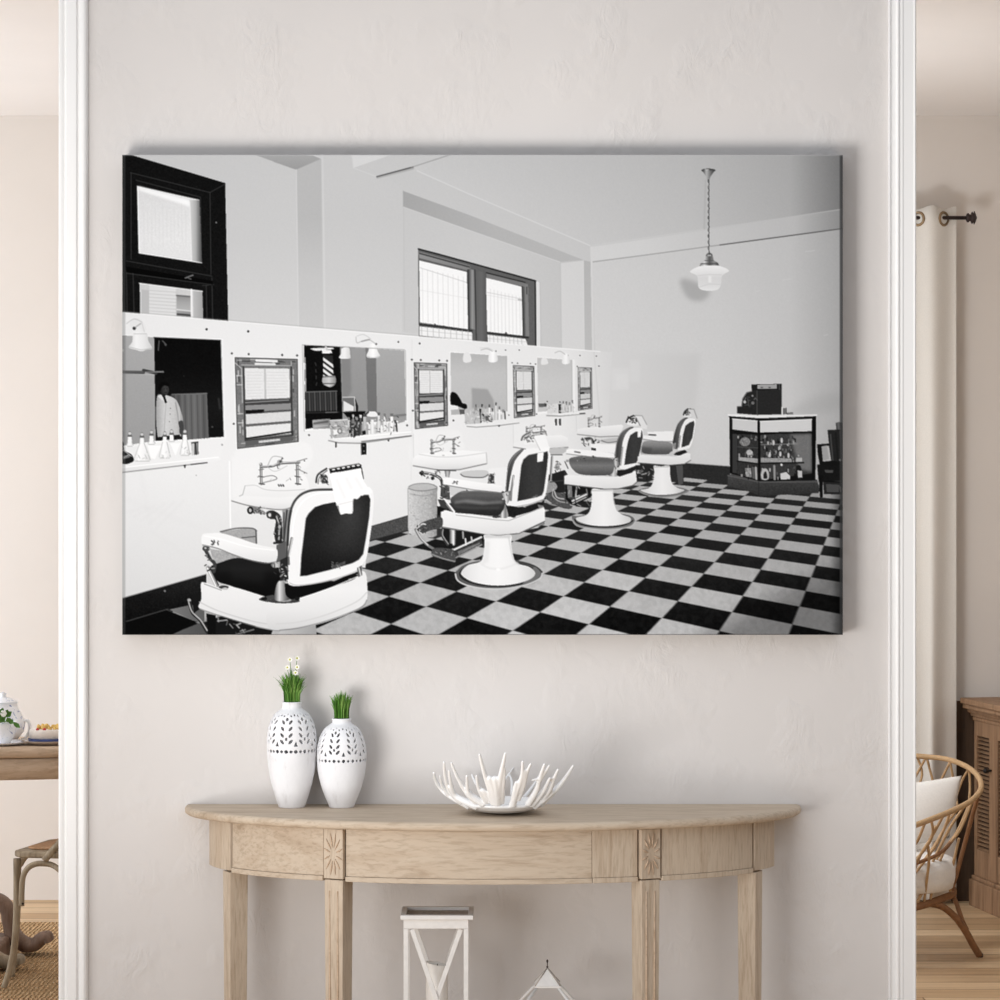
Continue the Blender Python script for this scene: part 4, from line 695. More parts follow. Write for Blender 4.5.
# ================================================================ materials
def make_materials():
    m = base_mat('plaster', rgb(222, 219, 216), .85, 0, .15); v = coords(m, (1, 1, 1))
    n1 = noise(m, v, 3.5, 3); n2 = noise(m, coords(m, (1, 1, .55), (0, R(35), 0)), 26, 5, .6, 1.6); n3 = noise(m, v, 6, 3)
    tocol(m, ramp(m, n1, [(.3, rgb(220, 216, 213)), (.7, rgb(224, 220, 217))]))
    patch = ramp(m, n3, [(.48, (0, 0, 0, 1)), (.68, (1, 1, 1, 1))]); h = mixc(m, 1.0, n2, patch, 'MULTIPLY'); bump(m, h, .55, .008); M['plaster'] = m
    M['back_wall'] = plain('back_wall', rgb(223, 215, 207), .9, 3, .015); M['ceiling'] = plain('ceiling_paint', rgb(238, 233, 229), .9, 3, .01)
    M['trim'] = plain('trim_paint', rgb(251, 251, 250), .45, 5, .01)
    m = base_mat('floor_boards', rgb(190, 160, 125), .5, 0, .3); v = coords(m, (1, 1, 1))
    br = nn(m, 'ShaderNodeTexBrick'); br.inputs['Scale'].default_value = 1; br.inputs['Brick Width'].default_value = 1.3; br.inputs['Row Height'].default_value = .13; br.inputs['Mortar Size'].default_value = .003; br.inputs['Mortar Smooth'].default_value = .3
    br.inputs['Color1'].default_value = rgb(218, 190, 154); br.inputs['Color2'].default_value = rgb(180, 148, 112); br.inputs['Mortar'].default_value = rgb(120, 92, 66); lk(m, v, br.inputs['Vector'])
    n = noise(m, coords(m, (.06, 1, 1)), 26, 6, .65, .6); c = ramp(m, n, [(.3, (.70, .66, .62, 1)), (.5, (.97, .96, .94, 1)), (.7, (1.1, 1.08, 1.05, 1))])
    tocol(m, mixc(m, .85, br.outputs['Color'], c, 'MULTIPLY')); M['floor'] = m
    pal = (rgb(184, 165, 143), rgb(194, 176, 155), rgb(201, 185, 165))
    M['oak_x'] = wood('limed_oak_lengthwise', *pal, 'X', 16); M['oak_z'] = wood('limed_oak_upright', *pal, 'Z', 22)
    M['dine_x'] = wood('dining_oak', rgb(160, 132, 106), rgb(190, 164, 138), rgb(204, 180, 155), 'X', 8)
    M['scroll'] = wood('brown_scroll_wood', rgb(92, 70, 56), rgb(116, 92, 76), rgb(134, 110, 94), 'Z', 10)
    M['chairwood'] = wood('weathered_chair_wood', rgb(116, 102, 82), rgb(148, 132, 110), rgb(168, 153, 130), 'Z', 16)
    M['cane'] = plain('cane_seat', rgb(176, 136, 100), .7, 160, .2, .4)
    M['rattan'] = plain('rattan_pole', rgb(188, 154, 114), .5, 60, .10, .1); M['rattan_dark'] = plain('rattan_brown', rgb(136, 96, 64), .5, 40, .15, .1)
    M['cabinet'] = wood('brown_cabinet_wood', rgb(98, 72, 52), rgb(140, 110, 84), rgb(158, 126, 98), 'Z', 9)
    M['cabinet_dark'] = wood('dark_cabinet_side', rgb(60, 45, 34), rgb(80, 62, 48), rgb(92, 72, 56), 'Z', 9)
    M['iron'] = plain('dark_iron', rgb(62, 52, 50), .45, 40, .1, 0, .5); M['brass'] = plain('dull_brass', rgb(150, 128, 100), .35, 40, .1, 0, .8)
    M['black_iron'] = plain('black_iron', rgb(38, 34, 32), .5, 40, .1)
    M['cloth'] = plain('linen_curtain', rgb(226, 221, 213), .95, 220, .03, .1); M['cushion'] = plain('white_cushion', rgb(236, 232, 226), .95, 120, .03, .15)
    m = base_mat('whitewashed_ceramic', rgb(240, 240, 242), .75, 0, .25); v = coords(m, (1, 1, .4)); n = noise(m, v, 26, 6, .65)
    tocol(m, ramp(m, n, [(.3, rgb(214, 212, 212)), (.45, rgb(238, 238, 240)), (.75, rgb(246, 246, 248))])); bump(m, n, .12, .003); M['vase'] = m
    M['porcelain'] = plain('white_glaze', rgb(246, 246, 246), .22, 20, .01, 0, 0, .5)
    M['white_wood'] = plain('white_painted_wood', rgb(232, 229, 225), .6, 60, .05, .15); M['grey_tray'] = plain('worn_grey_top', rgb(172, 163, 154), .6, 70, .28)
    M['wax'] = plain('white_wax', rgb(240, 236, 230), .5, 12, .01)
    M['soil'] = plain('dark_soil', rgb(60, 52, 40), .95, 60, .3)
    m = base_mat('grass_blades', rgb(92, 140, 52), .6, 0, .2); v = coords(m, (1, 1, .1)); n = noise(m, v, 160, 2)
    tocol(m, ramp(m, n, [(.3, rgb(54, 98, 34)), (.5, rgb(96, 144, 58)), (.7, rgb(150, 186, 98))])); M['grass'] = m
    M['leaf'] = plain('green_leaf', rgb(86, 132, 56), .5, 40, .25); M['petal'] = plain('white_petal', rgb(245, 245, 238), .7, 20, .02); M['daisy'] = plain('yellow_centre', rgb(196, 196, 70), .7, 20, .05)
    m = base_mat('blue_white_china', rgb(244, 245, 248), .3, 0, .5); v = coords(m, (1, 1, 1)); n = noise(m, v, 34, 3, .6, 1.2); tc = nn(m, 'ShaderNodeTexCoord'); sx = nn(m, 'ShaderNodeSeparateXYZ'); lk(m, tc.outputs['Object'], sx.inputs[0])
    tocol(m, ramp(m, n, [(.34, rgb(86, 110, 176)), (.40, rgb(246, 247, 250)), (.66, rgb(246, 247, 250)), (.72, rgb(120, 140, 196))])); M['china'] = m
    M['stone'] = plain('beige_stoneware', rgb(196, 180, 166), .5, 40, .06); M['navy'] = plain('navy_band', rgb(58, 72, 120), .5, 60, .3)
    M['cream'] = plain('cream', rgb(236, 226, 216), .6, 80, .05); M['crumb'] = plain('golden_crumb', rgb(228, 190, 110), .7, 90, .2, .3); M['berry'] = plain('red_berry', rgb(190, 60, 60), .4, 30, .1)
    m = base_mat('jute', rgb(168, 134, 98), .95, 0, .05); v = coords(m, (1, 1.6, 1)); n = noise(m, v, 40, 4, .6, 2.0); n4 = noise(m, v, 6, 3)
    wv = nn(m, 'ShaderNodeTexWave'); wv.inputs['Scale'].default_value = 22; wv.inputs['Distortion'].default_value = 5; wv.inputs['Detail'].default_value = 3; lk(m, v, wv.inputs['Vector'])
    c = ramp(m, n, [(.3, rgb(160, 124, 86)), (.55, rgb(206, 170, 128)), (.75, rgb(232, 204, 166))]); c = mixc(m, .45, c, ramp(m, wv.outputs['Fac'], [(.1, (.55, .5, .45, 1)), (.8, (1.1, 1.05, 1, 1))]), 'MULTIPLY'); tocol(m, c); bump(m, wv.outputs['Fac'], .8, .02); M['jute'] = m
    m = base_mat('printed_canvas', rgb(200, 200, 200), .9, 0, .02); a = nn(m, 'ShaderNodeVertexColor', layer_name='print'); tocol(m, a.outputs['Color']); M['print'] = m
    M['canvas_side'] = plain('canvas_edge', rgb(92, 92, 92), .9, 200, .1)
make_materials()
YB = 3.836      # far wall of the room behind
# ================================================================ setting
def struct(name, mb, mat, **k): o = mb.build(name, mat, **k); o['kind'] = 'structure'; return o
ZO = 2.76
w = MB(); X0, X1 = W(61, 0, 0).x, W(915, 0, 0).x
w.box(X0, X1, 0, .16, 0, ZO); struct('wall_front', w, M['plaster'])
w = MB(); w.box(-3.6, 3.6, 0, .16, ZO+.001, 3.0); struct('wall_upper', w, M['plaster'])
w = MB(); w.box(-3.6, 3.6, YB, YB+.12, 0, 3.0); struct('wall_back', w, M['back_wall'])
w = MB(); w.box(-3.72, -3.6, .0, YB+.12, 0, 3.0); struct('wall_left', w, M['back_wall'])
w = MB(); w.box(3.6, 3.72, .0, YB+.12, 0, 3.0); struct('wall_right', w, M['back_wall'])
w = MB(); w.box(-3.72, 3.72, -6.9, YB+.12, -.1, 0); struct('floor', w, M['floor'])
w = MB(); w.box(-3.72, 3.72, 0, YB+.12, 3.0, 3.1); struct('ceiling', w, M['ceiling'])
def casing(name, a, b, sgn, prof):
    """moulded door casing; prof: (picture x, projection) pairs"""
    pts = [(W(x, 0, -p).x, -p) for x, p in prof]
    pts = [(pts[0][0], .0)]+pts+[(pts[-1][0], .0)]
    poly = pts+[(W(b, 0, 0).x, .0)] if False else pts
    m = MB(); n = len(poly); m.prism(poly, 0, ZO); return struct(name, m, M['trim'])
PR = [(58.6, .0), (58.6, .014), (59.4, .018), (60.6, .0195), (62.2, .019), (63.8, .0165), (64.6, .0145), (65.6, .016), (66.6, .021), (67.4, .022), (75.6, .022), (76.4, .021), (77.2, .0155), (78.2, .0145), (79.6, .0172), (81.5, .0195), (83.6, .020), (85.6, .0175), (87.2, .011), (88, .002)]
casing('trim_1', 58, 88, 1, PR)
PL = [(888.2, .002), (888.5, .015), (889.2, .0185), (890, .0185), (890.8, .015), (891.4, .0135), (896, .0135), (896.6, .016), (897.4, .020), (898.4, .021), (899.4, .019), (900.2, .0165), (901.8, .0175), (903, .017), (904, .0155), (913.6, .0155), (914.2, .017), (915.2, .0175), (916, .015), (916.2, .0)]
casing('trim_2', 888, 916, -1, PL)
# jamb linings on the two ends of the pier
w = MB(); w.box(W(58.6, 0, 0).x, X0-.0002, .0005, .16, 0, ZO); struct('trim_3', w, M['trim'])
w = MB(); w.box(X1+.0002, W(916.2, 0, 0).x, .0005, .16, 0, ZO); struct('trim_4', w, M['trim'])
# ================================================================ canvas
CY = -.055
cf = (D+CY)/D
def P(px, py, Y=CY): return W(px, py, Y)
xa, xb, za, zb = P(PX0, 0).x, P(PX1, 0).x, P(0, PY1).z, P(0, PY0).z
cv = thing('canvas_print', ((xa+xb)/2, 0, za), 'large black and white canvas print of an old barber shop with chequered floor', 'canvas print')
MB().box(xa, xb, CY+.0008, -.004, za, zb).build('stretched_canvas', M['canvas_side'], cv, bevel=.0015)
def printed():
    paint()
    G = IMG.reshape(PH_*3//2, 2, PW_*3//2, 2).mean((1, 3)) if SS == 3 else IMG
    h, wd = G.shape
    # tones at the corners of the cells
    Gp = np.pad(G, 1, mode='edge'); V = (Gp[:-1, :-1]+Gp[1:, :-1]+Gp[:-1, 1:]+Gp[1:, 1:])/4
    L = (Gp[:-1, :-1]*0+V)
    # keep edges crisp
    B = box1(L.astype(np.float64), 1); L = np.clip(L+.5*(L-B), 1, 255)/255
    L = np.where(L <= .04045, L/12.92, ((L+.055)/1.055)**2.4)*PRINT_GAIN
    X = np.linspace(xa, xb, wd+1); Z = np.linspace(zb, za, h+1); o = ORG[cv.name]
    co = np.empty((h+1, wd+1, 3), np.float32); co[..., 0] = X[None, :]-o.x; co[..., 1] = CY-o.y; co[..., 2] = Z[:, None]-o.z
    me = bpy.data.meshes.new('printed_photograph'); nv = (h+1)*(wd+1); nf = h*wd
    me.vertices.add(nv); me.vertices.foreach_set('co', co.ravel())
    i = np.arange(h)[:, None]*(wd+1)+np.arange(wd)[None, :]
    q = np.stack([i, i+wd+1, i+wd+2, i+1], -1).reshape(-1, 4)
    me.loops.add(nf*4); me.loops.foreach_set('vertex_index', q.ravel().astype(np.int32))
    me.polygons.add(nf); me.polygons.foreach_set('loop_start', np.arange(0, nf*4, 4, dtype=np.int32))
    me.update(calc_edges=True)
    at_ = me.color_attributes.new('print', 'FLOAT_COLOR', 'POINT'); c = np.ones((nv, 4), np.float32); c[:, :3] = L.reshape(-1, 1)*np.array([[.985, 1.0, 1.012]], np.float32); at_.data.foreach_set('color', c.ravel())
    me.materials.append(M['print']); ob = bpy.data.objects.new('printed_photograph', me); COL.objects.link(ob); ob.parent = cv
    tag(ob, 'black and white photograph of barber chairs along a mirrored wall')
PRINT_GAIN = .90
printed()
# ================================================================ console table
TX = (493-500)*S; TA, TB = .737, .38; TZ = EYE-304*S
tb = thing('console_table', (TX, -.19, 0), 'pale limed oak half round console table against the wall', 'console table')
def half(a, b, n=64, y0=0.0, e=1.0): return [(TX+a*math.cos(math.pi+math.pi*k/n), y0+b*math.sin(math.pi+math.pi*k/n)) for k in range(n+1)]
m = MB(); lay_ = [(.000, TZ-.0195), (.003, TZ-.021), (-.0, TZ-.021)]
prof = [(-.006, TZ-.0205), (0, TZ-.0165), (.001, TZ-.010), (0, TZ-.005), (-.004, TZ-.0012), (-.010, TZ)]
n = 72; vs = []
for dr, z in prof:
    for x, y in half(TA+dr, TB+dr, n, -.0015): vs.append((x, y, z))
fs = []
for k in range(len(prof)-1):
    for i in range(n): fs.append((k*(n+1)+i, k*(n+1)+i+1, (k+1)*(n+1)+i+1, (k+1)*(n+1)+i))
m.add(vs, fs, True); m.add(vs[:n+1], [tuple(range(n, -1, -1))]); m.add(vs[-(n+1):], [tuple(range(n+1))])
m.add([vs[k*(n+1)] for k in range(6)]+[vs[k*(n+1)+n] for k in range(6)], [(0, 1, 2, 3, 4, 5, 11, 10, 9, 8, 7, 6)])
m.build('tabletop', M['oak_x'], tb, merge=True)
AA, AB = .680, .347; AZ0, AZ1 = .657, TZ-.0215
def ang(px):
    """angle on the apron ellipse seen at picture column px"""
    best = None
    for k in range(2001):
        t = math.pi+math.pi*k/2000; x = TX+AA*math.cos(t); y = AB*math.sin(t); sx = 500+x/S*D/(D+y)
        if best is None or abs(sx-px) < best[0]: best = (abs(sx-px), t)
    return best[1]
def apron(px0, px1, mat, grow=0.0, z0=AZ0, z1=AZ1, th=.02, name='apron_panel', lip=True):
    t0, t1 = ang(px0), ang(px1); nn_ = max(4, int((t1-t0)*40)); m = MB()
    def ring(a, b, z): return [(TX+a*math.cos(t0+(t1-t0)*k/nn_), b*math.sin(t0+(t1-t0)*k/nn_)-.0015, z) for k in range(nn_+1)]
    def shell(g, za, zb, t):
        r = [ring(AA+g, AB+g, za), ring(AA+g, AB+g, zb), ring(AA+g-t, AB+g-t, zb), ring(AA+g-t, AB+g-t, za)]; q = nn_+1
        vs = sum(r, []); fs = []
        for k in range(4):
            for i in range(nn_): fs.append((k*q+i, k*q+i+1, ((k+1) % 4)*q+i+1, ((k+1) % 4)*q+i))
        fs += [(0, q, 2*q, 3*q), (nn_, 3*q+nn_, 2*q+nn_, q+nn_)]; m.add(vs, fs)
    shell(grow, z0+(.012 if lip else 0), z1, th)
    if lip: shell(grow+.003, z0, z0+.0116, th+.003)
    return m.build(name, mat, tb, bevel=.0012)
apron(232.5, 323.5, M['oak_x']); apron(346, 592, M['oak_x']); apron(592.6, 637.5, M['oak_z']); apron(661.5, 752.2, M['oak_z'])
for a, b in ((209.8, 230.6), (754.2, 774.0)): apron(a, b, M['oak_z'], .001, z0=AZ0+.004, lip=False, name='end_block')
def table_leg(px, turn, w_, d_, face=False):
    t = ang(px); c = Vector((TX+AA*math.cos(t), AB*math.sin(t), 0)); nrm = Vector((math.sin(turn), -math.cos(turn), 0)); side = Vector((math.cos(turn), math.sin(turn), 0)); up = Vector((0, 0, 1))
    m = MB(); cc = c-nrm*(d_/2-.006 if face else d_/2+.002)
    zt = AZ0+.0035 if face else AZ0-.0002
    m.obox(cc+up*(zt/2), side, nrm, up, w_/2, d_/2, zt/2, .84, .84)
    leg = m.build('leg', M['oak_z'], tb, bevel=.002)
    if face:
        g = MB()
        for q in (-.22, .22):
            g.tube([c+nrm*.0052+side*(w_*q)+up*.635, c+nrm*.0052+side*(w_*q*.95)+up*.15], .0022, 8)
        g.build('flute', M['dine_x'], leg)
        m = MB(); zc = (AZ0+.004+AZ1)/2; hz = (AZ1-AZ0-.008)/2
        m.obox(c-nrm*(.012)+up*zc, side, nrm, up, w_/2+.001, .020, hz); bl = m.build('corner_block', M['oak_z'], tb, bevel=.0015)
        g = MB()
        for k in range(12):
            a = 2*math.pi*k/12+.26; dv = side*math.sin(a)*.8+up*math.cos(a)*1.55; g.tube([c+nrm*.0085+up*zc+dv*.010, c+nrm*.0088+up*zc+dv*.020, c+nrm*.0085+up*zc+dv*.032], [.0008, .0032, .0006], 6, flat=.6)
        g.build('carved_rosette', M['dine_x'], bl)
    return leg
table_leg(334.8, -R(25), .048, .050, True); table_leg(649.2, R(25), .048, .050, True)
table_leg(225.5, -R(64), .046, .046); table_leg(760, R(64), .046, .046)
# ================================================================ vases with pierced shoulders and grass
def make_vase(cx, cy, H, prof, band, rmax, label, phase, nm=8):
    """prof: (radius, height) from the picture; band: pierced heights"""
    P_ = curve([(r, 0, z) for r, z in prof], 10); pr = [(p.x, p.z) for p in P_]
    def rad(z):
        for (r0, z0), (r1, z1) in zip(pr, pr[1:]):
            if z0 <= z <= z1: return r0+(r1-r0)*(z-z0)/max(z1-z0, 1e-9)
        return pr[-1][0]
    v = thing('pierced_vase', (cx, cy, TZ), label, 'vase', 'pierced white vases on the console')
    N = 384; zs = []
    z = 0
    while z < H-1e-6:
        zs.append(z); z += .0009 if band[0]-.002 < z < band[1]+.002 else .004
    zs.append(H)
    def hole(th, z):
        u = (th/(2*math.pi)*nm) % 1.0; u = u-.5; r = rmax; x = u*2*math.pi*r/nm; t = (z-band[0])/(band[1]-band[0]); h = z-band[0]; Hb = band[1]-band[0]; k = Hb/.092
        if t < .0 or t > 1.0: return False
        # bottom dots
        hw = math.pi*r/nm
        for q, rr in ((0, .0042), (-hw, .0042), (hw, .0042), (-hw/2, .0034), (hw/2, .0034)):
            if (x-q)**2+(h-.008*k)**2 < (rr*k)**2: return True
        # triangles between the stems
        if .020*k < h < .032*k and hw-abs(x) < .0045*k*(1-(h-.020*k)/(.012*k)): return True
        # leaf pairs
        for j in range(4):
            lc = (.030+.0145*j)*k; a = R(48) if j < 4 else 0; X = abs(x)-.0098*k; Y = h-lc
            p = X*math.cos(a)+Y*math.sin(a); q = -X*math.sin(a)+Y*math.cos(a)
            if (p/(.0064*k))**2+(q/(.0031*k))**2 < 1: return True
        if x*x+(h-.0795*k)**2 < (.0040*k)**2 or x*x+(h-.036*k)**2*.5 < (.0028*k)**2: return True
        for q in (-hw, hw):
            if (x-q)**2+(h-.0885*k)**2 < (.0028*k)**2: return True
        for q in (-.011*k, .011*k):
            if (x-q)**2+(h-.0865*k)**2 < (.0026*k)**2: return True
        if (x-0)**2+(h-.0905*k)**2 < (.0016*k)**2: return True
        for q in (-hw, hw):
            X = x-q
            for hh in (.062, .074):
                if abs(X) < .0022*k and abs(h-hh*k) < .0042*k: return False
        return False
    vs = []; fs = []
    for z in zs:
        r = rad(z)
        for i in range(N): q = 2*math.pi*i/N; vs.append((cx+r*math.cos(q), cy+r*math.sin(q), TZ+z))
    for k in range(len(zs)-1):
        zc = (zs[k]+zs[k+1])/2; inb = band[0] <= zc <= band[1]
        for i in range(N):
            if inb and hole(2*math.pi*(i+.5)/N-phase, zc): continue
            fs.append((k*N+i, k*N+(i+1) % N, (k+1)*N+(i+1) % N, (k+1)*N+i))
    m = MB(); m.add(vs, fs, True); m.add(vs[:N], [tuple(range(N-1, -1, -1))])
    o = m.build('vase_body', M['vase'], v, merge=True)
    s = o.modifiers.new('wall', 'SOLIDIFY'); s.thickness = .0035; s.offset = -1
    m = MB(); m.tube([(cx+pr[-1][0]*.97*math.cos(2*math.pi*i/48), cy+pr[-1][0]*.97*math.sin(2*math.pi*i/48), TZ+H) for i in range(48)], .0022, 8, closed=True); m.build('rim', M['vase'], v)
    return v
def grass(name, cx, cy, z0, rad_, n, h0, h1, spread, label, flowers=()):
    g = thing(name, (cx, cy, z0), label, 'grass'); m = MB(); rnd = random.Random(int(cx*1000)+5)
    for k in range(n):
        a = rnd.uniform(0, 6.283); rr = rad_*math.sqrt(rnd.random()); x, y = cx+rr*math.cos(a), cy+rr*math.sin(a); h = rnd.uniform(h0, h1)*(1-.25*rr/rad_)
        lean = spread*(rr/rad_)**1.3*rnd.uniform(.5, 1.4); tx, ty = x+lean*math.cos(a), y+lean*math.sin(a); wd = rnd.uniform(.0009, .0017); b = rnd.uniform(0, 3.14); d = Vector((math.cos(b), math.sin(b), 0))*wd
        p0, p1, p2, p3 = Vector((x, y, z0-.03)), Vector((x+(tx-x)*.12, y+(ty-y)*.12, z0+h*.45)), Vector((x+(tx-x)*.5, y+(ty-y)*.5, z0+h*.8)), Vector((tx, ty, z0+h))
        o = [p0-d, p0+d, p1-d, p1+d, p2-d*.7, p2+d*.7, p3]; m.add(o, [(0, 1, 3, 2), (2, 3, 5, 4), (4, 5, 6)], True)
    m.build('grass_blades', M['grass'], g)
    for fx, fz, fy in flowers:
        m = MB(); p = Vector((fx, fy, fz)); m.tube(curve([(cx+(fx-cx)*.3, cy, z0), (cx+(fx-cx)*.6, cy, z0+(fz-z0)*.6), p], 5), .0007, 5); st = m.build('flower_stem', M['grass'], g)
        m = MB()
        for k in range(8):
            a = k*math.pi/4; d = Vector((math.cos(a), -.3, math.sin(a)*.8)).normalized(); e = Vector((-math.sin(a), 0, math.cos(a)*.8))*.0024; m.add([p, p+d*.004+e*.9, p+d*.0072, p+d*.004-e*.9], [(0, 1, 2, 3)])
        pt = m.build('petals', M['petal'], st)
        MB().ball(p+Vector((0, -.0015, 0)), .0021, 6).build('flower_centre', M['daisy'], st)
VY = -.064; vf = (D+VY)/D*S
def vpx(px): return (px-500)*vf
def vprof(pts, base, hscale=1.0): return [(r*vf, (base-y)*vf) for r, y in pts]
b1 = 806.8
p1 = [(13, b1), (14.2, 803), (17.5, 793), (21.3, 779), (24, 762), (25.0, 745), (24.6, 734), (22.6, 724), (18.6, 715.5), (13.5, 710.5), (10.2, 708.2), (9.5, 706), (9.4, 702.3)]
make_vase(vpx(291.8), VY, (b1-702.3)*vf, vprof(p1, b1), ((b1-753)*vf, (b1-712)*vf), 24.5*vf, 'taller white pierced ceramic vase holding grass with daisies', R(-31))
p2 = [(12.4, b1), (13.6, 803), (17, 795), (20.8, 784), (23.7, 771), (24.9, 757), (24.3, 746), (21.6, 736), (17.3, 728.5), (12.5, 724.5), (9.6, 722.6), (9.2, 721), (9.2, 718.8)]
make_vase(vpx(341.6), VY, (b1-718.8)*vf, vprof(p2, b1), ((b1-762)*vf, (b1-726)*vf), 24.5*vf, 'shorter white pierced ceramic vase with plain green grass', R(-37))
z1, z2 = TZ+(b1-702.3)*vf, TZ+(b1-718.8)*vf
def FW(px, py): q = W(px, py, VY); return q.x, q.z+.004
grass('grass_bunch', vpx(292), VY, z1+.001, .0168, 320, .052, .088, .022, 'green grass with white daisies in the taller vase', [(*FW(290.3, 661), VY-.012), (*FW(297, 660), VY+.006), (*FW(287.5, 669), VY-.006), (*FW(297.5, 668.5), VY-.014), (*FW(296, 674), VY-.016), (*FW(291, 677), VY+.01)])
grass('grass_bunch', vpx(341.8), VY, z2+.001, .0165, 300, .048, .076, .012, 'plain green grass in the shorter vase')
# ================================================================ coral bowl
BY = -.185; bc = W(502.5, 0, BY).x; bf = (D+BY)/D*S
def bowl_r(h):   # radius of the bowl at a height, metres
    return .052+.118*(max(h, 0)/.085)**.62
def bp(px, py, back=False, k=1.0):
    x = (px-502.5)*bf; z = EYE+(500-py)*bf; h = max(z-TZ, .004); r = max(bowl_r(h)*k, abs(x)+.002); y = math.sqrt(max(r*r-x*x, 0))
    f = (D+BY+(y if back else -y))/D*S; z = EYE+(500-py)*f; return Vector(((px-500)*f, BY+(y if back else -y), max(z, TZ+.006)))
mb = MB()
mb.lathe([(.001, TZ+.003), (.042, TZ+.003), (.064, TZ+.0065), (.086, TZ+.0135), (.102, TZ+.023), (.101, TZ+.029), (.084, TZ+.022), (.060, TZ+.014), (.038, TZ+.011), (.001, TZ+.011)], (bc, BY, 0), 48)
def branch(pts, r0, r1, back=False):
    q = [bp(x, y, back) for x, y in pts]; c = curve(q, 6); mb.tube(c, [r0+(r1-r0)*k/(len(c)-1) for k in range(len(c))], 10); mb.ball(c[-1], r1, 6)
def cz(pts): return [(425+x/6.4516, 745+y/6.4516) for x, y in pts]
F_ = [([(290, 400), (180, 340), (110, 290), (70, 230), (57, 180)], 8, 3), ([(150, 315), (110, 260), (97, 200)], 6, 2.6), ([(240, 370), (160, 300), (130, 200), (122, 112)], 7, 3), ([(190, 330), (165, 240), (155, 165)], 6, 2.6), ([(340, 400), (240, 355), (190, 320), (160, 270)], 9, 5),
      ([(330, 370), (270, 310), (210, 210), (170, 115)], 7, 3), ([(300, 340), (275, 290), (270, 200)], 7, 3), ([(380, 380), (300, 330), (275, 300)], 9, 7),
      ([(400, 370), (365, 320), (340, 260), (333, 200)], 6.5, 3), ([(420, 350), (380, 300), (360, 290)], 7, 5),
      ([(440, 370), (420, 290), (385, 190), (352, 62)], 9, 3.2), ([(480, 370), (480, 250), (500, 140), (518, 54)], 9, 3.0), ([(455, 370), (440, 280), (415, 215)], 11, 7), ([(465, 370), (460, 280), (450, 218)], 12, 7), ([(495, 370), (505, 250), (515, 150)], 7, 3), ([(470, 330), (455, 250), (480, 210)], 10, 5),
      ([(565, 385), (590, 300), (625, 200), (630, 108)], 9, 3), ([(600, 350), (635, 260), (660, 170), (682, 122)], 7, 2.6), ([(575, 350), (580, 290), (590, 242)], 8, 4), ([(610, 300), (640, 200), (645, 165)], 6, 4),
      ([(665, 380), (720, 290), (745, 200), (770, 125)], 8, 3), ([(730, 240), (770, 180), (802, 132)], 6, 2.6), ([(735, 220), (715, 222), (690, 228)], 4, 2), ([(690, 385), (760, 300), (805, 215)], 8, 3.4), ([(730, 380), (800, 290), (830, 220), (858, 158)], 8, 2.8), ([(740, 385), (830, 300), (900, 220), (955, 135)], 9, 2.8), ([(790, 330), (820, 270), (818, 215)], 5, 2.6), ([(700, 395), (760, 350), (820, 300)], 10, 7)]
for pts, a, b in F_: branch(cz(pts), a*.00105, b*.00105)
B_ = [([(400, 330), (330, 250), (300, 190)], 7, 3), ([(480, 330), (500, 250), (575, 140)], 6, 2.4), ([(560, 330), (560, 240), (545, 190)], 6, 3), ([(640, 340), (700, 260), (740, 190)], 7, 3), ([(300, 340), (230, 260), (205, 190)], 7, 3)]
for pts, a, b in B_: branch(cz(pts), a*.0008, b*.00075, True)
cb = mb.build('coral_bowl', M['porcelain']); tag(cb, 'white coral shaped ceramic bowl with branching prongs on the console', 'bowl')
rm = cb.modifiers.new('fuse', 'REMESH'); rm.mode = 'VOXEL'; rm.voxel_size = .0016; rm.use_smooth_shade = True
sm = cb.modifiers.new('soften', 'SMOOTH'); sm.factor = .5; sm.iterations = 5
